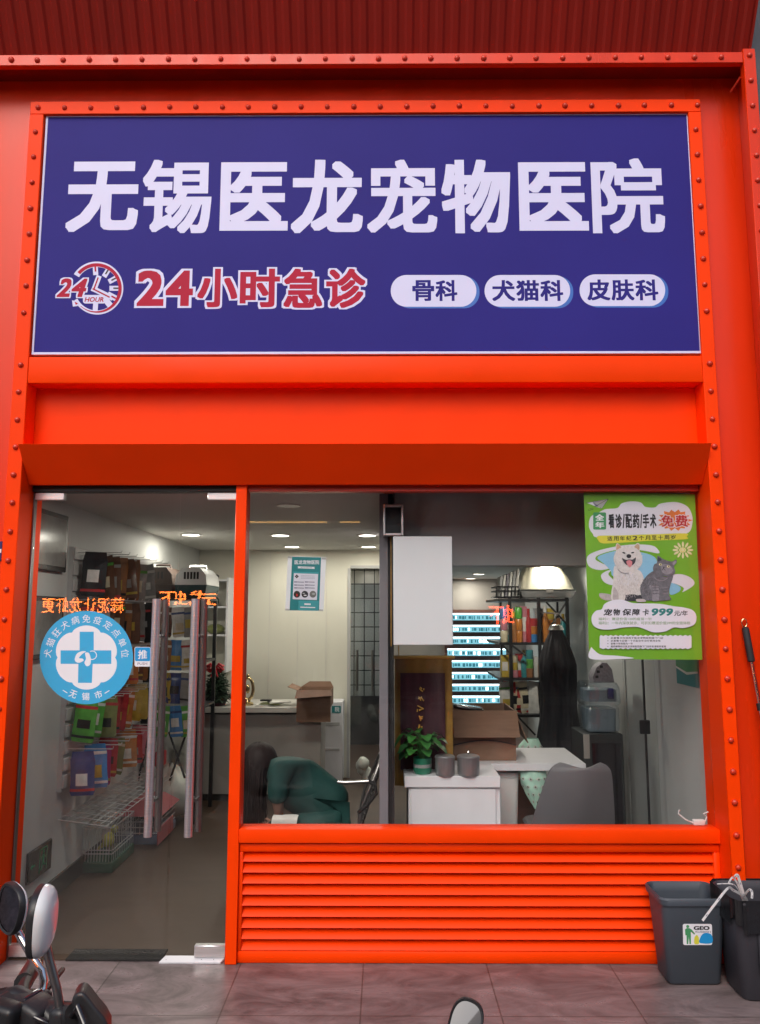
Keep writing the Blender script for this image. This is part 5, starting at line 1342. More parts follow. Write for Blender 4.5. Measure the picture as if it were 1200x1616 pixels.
for sx in (-1, 1):
    for sy in (-1, 1):
        mm = MB(); cxm, cym = (x0+x1)/2, yy+.19; mm.tube([(cxm+sx*.12, cym+sy*.11, zz-.06), (cxm+sx*.2, cym+sy*.19, FL)], [.016, .011], 'white_plastic', 10); mm.build('leg', t)
# mint patterned bag hung under the table, another standing behind it
def mint_bag(pcx, pw, py0, py1, Y, dep, label, name):
    zt, zb_ = Z(py0, Y), Z(py1, Y); n_ = len(pw)-1; ph = random.uniform(0, 6)
    def fn(u, v):
        a = 2*math.pi*u; f = v*n_; i = min(n_-1, int(f)); wpx = pw[i]+(pw[i+1]-pw[i])*(f-i); cx_ = pcx[i]+(pcx[i+1]-pcx[i])*(f-i)
        k = 1+.05*math.sin(5*a+9*v+ph)+.03*math.sin(11*a-7*v)
        return Vector((X(cx_+wpx*k*math.cos(a), (py0+py1)/2, Y), Y+dep*k*math.sin(a)*(wpx/22), zb_+(zt-zb_)*v))
    mm = MB(); mm.grid(fn, 36, 26, 'parcel_mint')
    for r_ in range(4):
        for q in range(5):
            u, v = .56+.095*q+(r_ % 2)*.045, .20+.2*r_
            for s_, mt, off in ((.058, 'pack_white', .0035), (.026, 'pack_darkgreen', .0055)):
                pts = [fn(u+s_*.55*a_, v+s_*b_) for a_, b_ in ((-1, 0), (0, -1), (1, 0), (0, 1))]
                c_ = sum(pts, Vector())/4; nn_ = Vector((c_.x-X(pcx[n_//2], py1, Y), (c_.y-Y)*1.5-.02, 0)).normalized()
                mm.add([p_+nn_*off for p_ in pts], [(0, 1, 2, 3)], mt)
    return tag(mm.build(name, origin=(X(pcx[0], py1, Y), Y, zb_), angle=80, recalc=False), label, 'bag')
mint_bag([848, 846, 845, 843, 842, 841], [5, 10, 15, 19, 21, 20], 1214.5, 1276, 1.12, .06, 'mint green patterned plastic bag hanging under the white table', 'patterned_bag')
mint_bag([836, 836, 836, 836, 838, 840], [20, 22, 22, 21, 18, 10], 1165, 1225, 1.80, .07, 'mint green patterned bag standing behind the white table', 'patterned_bag')
zz_ = Z(1225, 1.80); mm = MB(); mm.box(X(812, 1225, 1.8), X(862, 1225, 1.8), 1.71, 1.92, FL, zz_-.001, 'cardboard', .004); tag(mm.build('carton', origin=(X(836, 1225, 1.8), 1.8, FL)), 'brown carton on the floor under the mint patterned bag', 'carton')
# big open carton on the table
t = thing('cardboard_box', (X(742, 1195, 1.2), 1.35, tz), 'large brown cardboard box with open flaps on the white table', 'box')
ox0, ox1, oz1 = X(716, 1160, 1.12), X(815, 1160, 1.12), Z(1122, 1.12)
oz0 = tz+.001; th_ = .006; oy0, oy1 = 1.14, 1.56
mm = MB()
for a in ((ox0, ox1, oy0, oy0+th_), (ox0, ox1, oy1-th_, oy1), (ox0, ox0+th_, oy0+th_+.0003, oy1-th_-.0003), (ox1-th_, ox1, oy0+th_+.0003, oy1-th_-.0003)): mm.box(*a, oz0, oz1, 'cardboard')
mm.box(ox0+th_, ox1-th_, oy0+th_, oy1-th_, oz0, oz0+.006, 'cardboard'); mm.build('carton', t)
mm = MB()
def flap(p0, p1, q1, q0):
    p0, p1, q1, q0 = map(Vector, (p0, p1, q1, q0)); nrm = (p1-p0).cross(q0-p0).normalized()*.005
    mm.hexa([p0, p1, q1, q0, p0+nrm, p1+nrm, q1+nrm, q0+nrm], 'cardboard')
flap((ox0-.005, oy0-.002, oz1), (ox1+.01, oy0-.002, oz1), (ox1+.015, oy0-.075, oz1-.155), (ox0+.0, oy0-.075, oz1-.155))
flap((ox0-.002, oy0, oz1), (ox0-.002, oy1, oz1), (ox0-.17, oy1, oz1-.10), (ox0-.19, oy0, oz1-.15))
flap((ox1+.002, oy0, oz1), (ox1+.002, oy1, oz1), (ox1+.09, oy1, oz1-.19), (ox1+.08, oy0, oz1-.20))
mm.build('flap', t)
mm = MB(); q0 = at(718, 1183, 1.13); pts = [Vector((ox0+(ox1-ox0)*s, oy0-.004, oz0+.095+.03*math.sin(s*3.1))) for s in [i/12 for i in range(13)]]; mm.tube(pts, .004, 'black_plastic', 6); mm.build('strap', t)
mm = MB(); mm.box(-.10, .10, -.07, .07, 0, .025, 'black_gloss', .01, 2, Matrix.Translation((ox0+.11, oy0+.16, oz1-.012)) @ Matrix.Rotation(R(8), 4, 'Y'))
tag(mm.build('black_pouch', origin=(ox0+.11, oy0+.16, oz1)), 'black glossy pouch poking out of the big cardboard box', 'pouch')
# things on the white cabinet
pc = Vector((X(667, 1224, .66), .66, cz))
t = thing('potted_plant', pc, 'leafy green plant in a green pot on the white cabinet', 'plant')
hp = Z(1195, .66)-cz; rp = (X(682, 1210, .66)-X(653, 1210, .66))/2
mm = MB(); mm.lathe([(rp*.85, .001), (rp*.98, .015), (rp, hp*.4), (rp, hp), (rp*.9, hp), (rp*.88, hp-.01), (0, hp-.012)], pc, 'pot_green', 28); mm.build('pot', t)
mm = MB(); mm.lathe([(rp*1.005, hp*.42), (rp*1.008, hp*.43), (rp*1.008, hp*.62), (rp*1.005, hp*.63)], pc, 'pack_grey', 28); mm.build('label_band', t)
def leafpts(base, d, L_, wd, droop, mat, mb):
    d = Vector(d).normalized(); s = d.cross(Vector((0, 0, 1))).normalized()
    vs = []; nn_ = 6
    for i in range(nn_+1):
        f = i/nn_; wv = wd*math.sin(math.pi*min(1, f*.92+.06))**.75
        c_ = base+d*(L_*f)+Vector((0, 0, -droop*f*f))
        vs += [c_-s*wv+Vector((0, 0, .25*wv)), c_, c_+s*wv+Vector((0, 0, .25*wv))]
    fs = []
    for i in range(nn_): fs += [(3*i, 3*i+1, 3*i+4, 3*i+3), (3*i+1, 3*i+2, 3*i+5, 3*i+4)]
    mb.add(vs, fs, mat)
mm = MB(); st = MB()
for k in range(34):
    a = random.uniform(0, 6.28); h = random.uniform(.03, .15); r = random.uniform(.01, .10)
    tip = pc+Vector((r*math.cos(a)*1.05-.012, r*math.sin(a)*.7, hp+h))
    st.tube([pc+Vector((.01*math.cos(a), .01*math.sin(a), hp-.01)), pc+Vector((r*.4*math.cos(a), r*.3*math.sin(a), hp+h*.75)), tip], .0022, 'leaf_green', 5)
    leafpts(tip, (math.cos(a), math.sin(a)*.8-.2, random.uniform(-.5, .35)), random.uniform(.05, .085), random.uniform(.02, .034), random.uniform(.01, .05), random.choice(['leaf_green', 'leaf_green', 'leaf_dark']), mm)
mm.build('foliage', t, recalc=False, angle=80); st.build('stem', t)
for px0, px1, py1, yv_, lb in ((687, 718, 1229, .615, 'brushed steel canister beside the green pot'), (722, 757, 1229, .62, 'brushed steel canister with a knob lid, right of its twin')):
    c = Vector(((X(px0, 1210, yv_)+X(px1, 1210, yv_))/2, yv_, cz)); r = (X(px1, 1210, yv_)-X(px0, 1210, yv_))/2; hh = Z(1193, yv_)-cz
    tt = thing('canister', c, lb, 'canister')
    mm = MB(); mm.lathe([(r*.95, .001), (r, .01), (r, hh-.012)], c, 'canister_steel', 32); mm.build('body', tt)
    mm = MB(); mm.lathe([(r*1.03, hh-.011), (r*1.04, hh-.002), (r*.95, hh+.004), (0, hh+.006)], c, 'canister_steel', 32)
    if px0 > 700: mm.lathe([(.004, hh+.005), (.004, hh+.014), (.009, hh+.02), (.006, hh+.028), (0, hh+.03)], c, 'chrome', 16)
    mm.build('lid', tt)
c = Vector((X(639, 1216, .85), .85, cz)); mm = MB()
mm.lathe([(.045, .001), (.052, .012), (.050, .02), (0, .021)], c, 'black_plastic', 24); mm.tube([c+Vector((-.005, 0, .02)), c+Vector((-.012, 0, .06)), c+Vector((-.008, 0, .11))], [.012, .007, .004], 'black_plastic', 10); mm.tube([c+Vector((-.012, 0, .05)), c+Vector((.03, -.01, .035)), c+Vector((.05, -.01, .032))], .004, 'black_plastic', 6)
mm.box(c.x-.03, c.x+.03, c.y-.03, c.y+.03, c.z-.0, c.z+.001, 'black_plastic')
tag(mm.build('lamp_stand', origin=c), 'small black stand on the cabinet left of the plant', 'stand')
# white plug and wire on the window ledge
c = Vector((X(1103, 1304, .185), .185, Z(1309, .10)+.001)); mm = MB()
mm.box(c.x-.03, c.x+.03, c.y-.012, c.y+.014, c.z, c.z+.028, 'wire_white', .006, 2)
mm.tube([c+Vector((-.03, 0, .012)), c+Vector((-.07, -.01, .03)), c+Vector((-.10, 0, .055)), c+Vector((-.095, 0, .075))], .0035, 'wire_white', 6); mm.tube([c+Vector((.03, 0, .012)), c+Vector((.05, .02, .035)), c+Vector((.035, .02, .05)), c+Vector((.06, .02, .06))], .0035, 'wire_white', 6)
tag(mm.build('power_adapter', origin=c), 'white plug adapter with curled wire on the window ledge', 'adapter')
# ------------------------------------------------------------------ the person on the office chair
PYc = 1.25
def pp(px, py, dy=0.): return at(px, py, PYc+dy)
org = Vector((pp(545, 1290).x, PYc, FL))
per = thing('person', org, 'person in dark green scrubs bent forward on a chair, long dark hair hanging down', 'person')
def J(px, py, dy, r, r2=None):
    v = pp(px, py, dy); return (v.x, v.y, v.z, r, r2 or r)
hipc = pp(538, 1292)
body = [J(534, 1292, 0, .098, .12), J(503, 1266, 0, .095, .125), J(470, 1241, 0, .095, .145), J(445, 1221, 0, .066, .145), J(428, 1208, 0, .046, .048), J(409, 1201, 0, .084, .078), J(400, 1224, 0, .062, .06)]
ed = [(0, 1), (1, 2), (2, 3), (3, 4), (4, 5), (5, 6)]
for s in (-1, 1):
    b0 = len(body)
    body += [J(442, 1214, s*.165, .054), J(438, 1258, s*.17, .043), J(441, 1286, s*.11, .031), J(436, 1300, s*.07, .026)]
    ed += [(3, b0), (b0, b0+1), (b0+1, b0+2), (b0+2, b0+3)]
    h0 = len(body)
    kn = pp(428, 1308, s*.12); ft = Vector((kn.x+.04, kn.y, FL+.055)); toe = Vector((kn.x-.12, kn.y, FL+.03))
    body += [J(526, 1303, s*.10, .072), (kn.x, kn.y, kn.z, .058, .058), (ft.x, ft.y, ft.z, .036, .036), (toe.x, toe.y, toe.z, .03, .04)]
    ed += [(0, h0), (h0, h0+1), (h0+1, h0+2), (h0+2, h0+3)]
grow('body', body, ed, 'skin', per)
# scrubs: torso with short sleeves, trousers
top = [J(541, 1290, 0, .152, .178), J(506, 1261, 0, .134, .175), J(471, 1238, 0, .128, .195), J(443, 1217, 0, .092, .185), J(430, 1208, 0, .066, .075)]
te = [(0, 1), (1, 2), (2, 3), (3, 4)]
for s in (-1, 1):
    b0 = len(top); top += [J(443, 1214, s*.175, .082), J(438, 1250, s*.18, .070), J(439, 1268, s*.165, .064)]; te += [(3, b0), (b0, b0+1), (b0+1, b0+2)]
grow('scrub_top', top, te, 'scrubs_green', per)
tr = [J(537, 1293, 0, .150, .172)]; te = []
for s in (-1, 1):
    kn = pp(424, 1309, s*.12); ft = Vector((kn.x+.045, kn.y, FL+.10)); b0 = len(tr)
    tr += [J(525, 1302, s*.10, .105), (kn.x, kn.y, kn.z, .076, .076), (ft.x, ft.y, ft.z, .060, .060)]; te += [(0, b0), (b0, b0+1), (b0+1, b0+2)]
grow('trousers', tr, te, 'scrubs_green', per)
# face looking down: nose, brows; then the hair over it
hd = Vector(body[5][:3]); dn = (Vector(body[6][:3])-hd).normalized()
mm = MB()
fwd = Vector((-.80, 0, -.60))
for s in (-1, 1):
    mm.ball(hd+fwd*.074+Vector((0, s*.03, -.015)), .011, 'dog_white', 2); mm.ball(hd+fwd*.083+Vector((0, s*.03, -.016)), .006, 'ink_black', 1)
    mm.ball(hd+Vector((.005, s*.077, -.01)), (.018, .010, .026), 'skin', 2)
mm.ball(hd+fwd*.088+Vector((.012, 0, -.035)), (.013, .012, .02), 'skin', 2); mm.ball(hd+fwd*.078+Vector((.025, 0, -.065)), (.012, .022, .006), 'tongue_pink', 2)
mm.build('face', per)
mm = MB()
for s in (-1, 1):
    wr = Vector(body[-5 if s > 0 else 10][:3]) if False else Vector((pp(436, 1300, s*.07)))
    pc_ = wr+Vector((-.035, -s*.015, -.02)); mm.ball(pc_, (.042, .018, .03), 'skin', 2)
    for k, ln in enumerate((.062, .070, .066, .050)):
        b = pc_+Vector((-.032, -s*.004, .022-k*.016)); mm.tube([b, b+Vector((-ln*.5, -s*.012, -.008)), b+Vector((-ln*.8, -s*.02, -.028)), b+Vector((-ln*.85, -s*.02, -.045))], [.0085, .008, .0072, .005], 'skin', 8)
    b = pc_+Vector((-.005, -s*.012, .026)); mm.tube([b, b+Vector((-.025, -s*.022, .012)), b+Vector((-.048, -s*.026, .002))], [.010, .009, .006], 'skin', 8)
mm.build('hand', per, angle=80)
mm = MB()
def cap(u, v):
    a = 2*math.pi*u; ph = math.pi*.62*(1-v)
    k = 1+.018*math.sin(14*a)
    d = Vector((math.sin(ph)*math.cos(a), math.sin(ph)*math.sin(a), math.cos(ph)))
    ax = Vector((-.12, 0, .99)).normalized(); q = Vector((0, 0, 1)).rotation_difference(ax)
    return hd+Vector((.004, 0, .008))+(q @ d)*.112*k
mm.grid(cap, 40, 14, 'hair_dark')
for k in range(300):
    a = random.uniform(0, 2*math.pi); lift = random.uniform(-.02, .075)
    rx, ry = .102+random.uniform(-.006, .018), .094+random.uniform(-.006, .012)
    side = math.cos(a)
    p0 = hd+Vector((rx*.55*math.cos(a), ry*.55*math.sin(a), .075)); p1 = hd+Vector((rx*math.cos(a), ry*math.sin(a), -.0+lift*.3))
    if side > .45: zl = random.uniform(.03, .14)          # shorter over the nape
    else: zl = random.uniform(.30, .54)
    p2 = Vector((p1.x-.012+random.uniform(-.012, .012), p1.y*.5+hd.y*.5+random.uniform(-.03, .03), hd.z-zl*.55)); p3 = Vector((p2.x+.012+random.uniform(-.02, .02), p2.y+random.uniform(-.02, .02), hd.z-zl))
    mm.tube([p0, p1, p1.lerp(p2, .5), p2, p3], [.006, .0085, .0085, .0065, .0012], 'hair_dark', 5, False)
mm.build('hair', per, angle=80)
mm = MB(); a = pp(455, 1297, -.16)
c0, c1 = pp(430, 1290, -.235), pp(470, 1314, -.235)
mm.grid(lambda u, v: Vector((c0.x+(c1.x-c0.x)*(u-.10*(1-v)), c0.y+.012*math.sin(7*u+2*v)+.16*max(0, v-.72), c1.z+(c0.z-c1.z)*min(1, v*1.25)-.012*abs(u-.5)+.03*max(0, v-.72))), 12, 12, 'paper')
o = mm.build('white_cloth', origin=a, recalc=False, angle=80); tag(o, 'folded white cloth on the lap of the seated person', 'cloth')

# office chair behind her
oc = thing('office_chair', (pp(560, 1310).x, PYc, FL), 'office chair with a dark mesh back and chrome arms under the person', 'chair')
seat_z = pp(530, 1318).z-.10
mm = MB(); ringbox(mm, [(pp(525, 1310).x, PYc, seat_z-.06, .24, .22, .06), (pp(525, 1310).x, PYc, seat_z-.03, .26, .24, .08), (pp(525, 1310).x, PYc, seat_z, .24, .22, .07)], 'black_cloth'); mm.build('seat', oc)
b0, b1 = pp(565, 1305), pp(600, 1196)
mm = MB()
for s in (-1, 1):
    mm.tube([Vector((b0.x, PYc+s*.2, b0.z)), Vector((b0.x+.035, PYc+s*.21, b0.z+.18)), Vector((b1.x-.03, PYc+s*.21, b1.z-.07)), Vector((b1.x, PYc+s*.17, b1.z))], .011, 'steel_dark', 10)
mm.tube([Vector((b1.x, PYc-.17, b1.z)), Vector((b1.x+.01, PYc, b1.z+.01)), Vector((b1.x, PYc+.17, b1.z))], .012, 'chrome', 10); mm.build('back_frame', oc)
mm = MB()
for k in range(15):
    f = k/14; c_ = b0.lerp(b1, f); mm.tube([Vector((c_.x+.008*math.sin(f*3.1), PYc-.2, c_.z)), Vector((c_.x+.025, PYc, c_.z)), Vector((c_.x+.008*math.sin(f*3.1), PYc+.2, c_.z))], .0075, 'mesh_black', 5)
for k in range(11):
    yy = PYc-.18+k*.036; mm.tube([Vector((b0.x+.012, yy, b0.z)), Vector((b1.x+.012, yy*.85+PYc*.15, b1.z))], .005, 'mesh_black', 5)
mm.build('mesh_back', oc)
for s in (-1, 1):
    mm = MB(); q = pp(556, 1236, s*.27)
    mm.tube([pp(533, 1234, s*.25), pp(545, 1235, s*.25), pp(582, 1233, s*.25)], .012, 'chrome', 10)
    mm.tube([pp(582, 1233, s*.25), pp(592, 1238, s*.25), pp(594, 1252, s*.25), pp(580, 1270, s*.25), pp(566, 1282, s*.22)], .012, 'black_plastic', 10); mm.build('armrest', oc)
sxm = pp(525, 1310).x
mm = MB(); mm.tube([(sxm, PYc, FL+.09), (sxm, PYc, seat_z-.06)], .025, 'steel_dark', 12); mm.build('column', oc)
mm = MB()
for k in range(5):
    a = 2*math.pi*k/5+.3; e = Vector((sxm+.27*math.cos(a), PYc+.27*math.sin(a), FL+.06)); mm.tube([(sxm, PYc, FL+.10), e], [.022, .014], 'black_plastic', 8)
mm.build('star_base', oc)
for k in range(5):
    a = 2*math.pi*k/5+.3; mm = MB(); mm.lathe([(.0, -.018), (.026, -.018), (.028, 0), (.026, .018), (0, .018)], (sxm+.27*math.cos(a), PYc+.27*math.sin(a), FL+.029), 'black_plastic', 14, axis='Y'); mm.build('caster', oc)

# ------------------------------------------------------------------ outside: bins, pole, plate
def bin_rings(cx_, cy_, hw0, hd0, hw1, hd1, h, r, wall=.006):
    return [(cx_, cy_, .002, hw0-.01, hd0-.01, r*.6), (cx_, cy_, .012, hw0, hd0, r*.8), (cx_, cy_, h-.035, hw1-.006, hd1-.006, r), (cx_, cy_, h-.033, hw1+.003, hd1+.003, r*1.1), (cx_, cy_, h-.008, hw1+.006, hd1+.006, r*1.1), (cx_, cy_, h, hw1, hd1, r*1.1), (cx_, cy_, h-.006, hw1-.008, hd1-.008, r), (cx_, cy_, h-.045, hw1-.014, hd1-.014, r), (cx_, cy_, .02, hw0-.008, hd0-.008, r*.7)]
f0 = atz(1093, 1556, 0); fy = f0.y
bw0 = X(1141, 1556, fy)-X(1062, 1540, fy); bcx = (X(1141, 1550, fy)+X(1056, 1550, fy))/2
hb = Z(1417, fy-.035); bd = .082
print('BIN', fy, hb, bcx, Z(1456, fy-.02), Z(1491, fy-.02))
bn = thing('rubbish_bin', (bcx, fy+bd, 0), 'dark grey square rubbish bin with a printed label in front of the louvres', 'bin')
hw0 = (X(1141, 1550, fy)-X(1056, 1550, fy))/2; hw1 = (X(1151, 1424, fy-.03)-X(1046, 1424, fy-.03))/2
bcy = fy+bd
mm = MB(); ringbox(mm, bin_rings(bcx, bcy, hw0, bd, hw1, bd+.036, hb, .035), 'bin_grey'); mm.build('body', bn, angle=45)
# label on the sloping front face
ang = math.atan2(.045-.0, hb-.05)
P = Print(0, .0006)
lm = MB(); lx0, lx1 = X(1078, 1473, fy-.02), X(1124, 1473, fy-.02); lz1, lz0 = Z(1456, fy-.02), Z(1491, fy-.02)
def yf(z): return bcy-(bd+(.036-.006)*(z-.012)/(hb-.047))-.0012
class FacePrint(Print):
    def p(s, u, v):
        u, v = s.cv(u, v); z = lz1+(lz0-lz1)*v/260.; return Vector((lx0+(lx1-lx0)*(u-130)/340., 0, z))
P = FacePrint(0.); P.cv = lambda a, b: (a, b-630)
P.poly(rrect(130, 632, 470, 888, 22), 'vinyl_white')
P.ell(187, 664, 18, 19, 'poster_lettergreen', 14)
P.poly([(155, 700), (175, 684), (205, 684), (232, 700), (272, 752), (262, 762), (222, 726), (222, 875), (204, 878), (197, 790), (190, 878), (172, 876), (172, 770), (158, 770)], 'poster_lettergreen')
P.text('GEO', (256, 658, 442, 706), 'ink_black', .05); P.text('RUBBISH', (275, 718, 455, 740), 'ink_grey', .02)
P.blob([(262, 872), (262, 800), (275, 780), (292, 765), (305, 782), (314, 800), (314, 872)], 'poster_yellow', 3)
P.blob([(325, 862), (330, 800), (365, 750), (420, 742), (465, 770), (466, 862)], 'push_blue', 4)
lm = P.mb; lm.v = [(x, y+yf(z), z) for (x, y, z) in lm.v]
lm.build('printed_label', bn)
# bigger dark bin with a liner
g0 = atz(1190, 1582, 0); gy_ = g0.y; g_h = Z(1424, gy_-.05)
gcx = X(1151, 1405, gy_)+.225; gd = .105
db = thing('rubbish_bin', (gcx, gy_+gd, 0), 'taller black lined rubbish bin full of white paper strips', 'bin')
mm = MB(); ringbox(mm, bin_rings(gcx, gy_+gd, .185, gd, .215, gd+.035, g_h, .05), 'bin_dark'); mm.box(gcx-.12, gcx+.12, gy_-.030, gy_-.018, .12, g_h-.12, 'bin_dark', .01, 2); mm.build('body', db, angle=45)
mm = MB()
def liner(u, v):
    q = rrect(gcx-.222, gy_+gd-.147, gcx+.222, gy_+gd+.147, .05, 5); i = u*(len(q)); a = q[int(i) % len(q)]; cx2, cy2 = gcx, gy_+gd
    k = 1.0+.012*math.sin(37*u)+.01*math.sin(91*u); drop = .11+.03*math.sin(21*u)+.015*math.sin(60*u)
    if v < .5: f = v/.5; return Vector((cx2+(a[0]-cx2)*k, cy2+(a[1]-cy2)*k, g_h+.006-drop*(1-f)))
    f = (v-.5)/.5; return Vector((cx2+(a[0]-cx2)*(1-.09*f)*k, cy2+(a[1]-cy2)*(1-.09*f)*k, g_h+.006-.10*f))
mm.grid(liner, 120, 8, 'liner_black'); mm.build('liner', db, angle=80)
mm = MB(); mm.lathe([(0, .0), (.11, 0.), (.12, -.03)], (gcx, gy_+gd, g_h-.09), 'liner_black', 20); mm.build('contents', db)
def ribbon(pts, wd, label):
    P_ = [at(px, py, yy) for px, py, yy in pts]; fine = []
    for i in range(len(P_)-1):
        a, b, c_, d = P_[max(0, i-1)], P_[i], P_[i+1], P_[min(len(P_)-1, i+2)]
        for q in range(8):
            t_ = q/8; fine.append(.5*((2*b)+(c_-a)*t_+(2*a-5*b+4*c_-d)*t_*t_+(3*b-a-3*c_+d)*t_**3))
    fine.append(P_[-1]); vs = []; mm_ = MB()
    for i, p_ in enumerate(fine):
        t_ = (fine[min(i+1, len(fine)-1)]-fine[max(0, i-1)]).normalized(); s_ = t_.cross(Vector((0, 1, .15))).normalized()*wd/2
        vs += [p_-s_, p_+s_]
    fs = [(2*i, 2*i+1, 2*i+3, 2*i+2) for i in range(len(fine)-1)]
    mm_.add(vs, fs, 'wire_white'); vs2 = [v+Vector((0, .0012, 0)) for v in vs]; mm_.add(vs2, [f[::-1] for f in fs], 'wire_white')
    k = 3
    while k < len(fine)-4:
        c_ = (Vector(vs[2*k])+Vector(vs[2*k+1]))/2; d_ = (fine[k+1]-fine[k]).normalized()*.005; s_ = (Vector(vs[2*k+1])-Vector(vs[2*k]))*.16
        mm_.add([c_-d_-s_+Vector((0, -.0012, 0)), c_+d_-s_+Vector((0, -.0012, 0)), c_+d_+s_+Vector((0, -.0012, 0)), c_-d_+s_+Vector((0, -.0012, 0))], [(0, 1, 2, 3)], 'ink_grey'); k += 7
    return tag(mm_.build('paper_strip', origin=P_[-1], recalc=False, angle=80), label, 'paper strip', None)
yk = gy_-.02
ribbon([(1109, 1453, yk-.06), (1130, 1425, yk-.05), (1149, 1402, yk-.03), (1158, 1405, yk), (1176, 1416, yk+.05), (1180, 1425, yk+.08)], .011, 'long white paper strip drooping from the black lined bin over the grey bin')
ribbon([(1160, 1384, yk+.02), (1164, 1381, yk+.02), (1168, 1392, yk+.03), (1174, 1412, yk+.05), (1176, 1425, yk+.08)], .012, 'white paper strip standing tallest out of the black lined bin')
ribbon([(1150, 1395, yk+.03), (1156, 1385, yk+.03), (1163, 1392, yk+.04), (1172, 1414, yk+.06), (1174, 1425, yk+.09)], .008, 'thin white paper strip curling beside the tallest one in the bin')
ribbon([(1187, 1418, yk+.02), (1187, 1408, yk+.02), (1183, 1404, yk+.02), (1176, 1412, yk+.04), (1172, 1424, yk+.07)], .010, 'short folded white paper strip at the front rim of the lined bin')
ribbon([(1132, 1395, yk+.02), (1155, 1395, yk+.02), (1164, 1402, yk+.04), (1172, 1420, yk+.08)], .004, 'hair thin white strip sticking sideways from the lined bin')
# extending pole leaning on the orange panel
t = thing('extending_pole', (atz(1236, 1520, 0).x, -.2, 0), 'steel pole with black foam grip leaning on the right panel', 'pole')
pa = Vector((X(1175, 986, .035), .028, Z(990, .03))); dirp = (Vector((X(1212, 1190, -.02), -.03, Z(1190, -.02)))-pa).normalized()
gl_ = (Vector((X(1187, 1044, .01), 0, Z(1044, .01)))-pa).length
mm = MB(); mm.tube([pa, pa+dirp*.01, pa+dirp*gl_*.97, pa+dirp*gl_], [.014, .017, .017, .012], 'black_cloth', 14); mm.build('grip', t)
L_all = (pa.z-.002)/(-dirp.z)
mm = MB(); mm.tube([pa+dirp*gl_, pa+dirp*(gl_+.20)], .0095, 'chrome', 12); mm.tube([pa+dirp*(gl_+.20), pa+dirp*(gl_+.235)], .015, 'black_plastic', 12); mm.tube([pa+dirp*(gl_+.235), pa+dirp*L_all], .011, 'chrome', 12); mm.build('shaft', t)
mm = MB(); lp = pa-dirp*.022; mm.tube([lp+Vector((.013*math.cos(a), 0, .020*math.sin(a))) for a in [2*math.pi*i/16 for i in range(17)]], .003, 'gold_metal', 8, False); mm.build('loop', t)
# small blue plate at the left edge of the panel
mm = MB(); mm.box(X(-14, 868, .04), X(3, 868, .04), .040, .049, Z(885, .04), Z(854, .04), 'wall_blue', .002); mm.box(X(-14, 868, .04), X(3, 868, .04)-.001, .0385, .0399, Z(872, .04), Z(866, .04), 'wire_white')
tag(mm.build('number_plate', origin=at(-5, 870, .05)), 'small blue plate fixed to the left orange panel', 'plate')

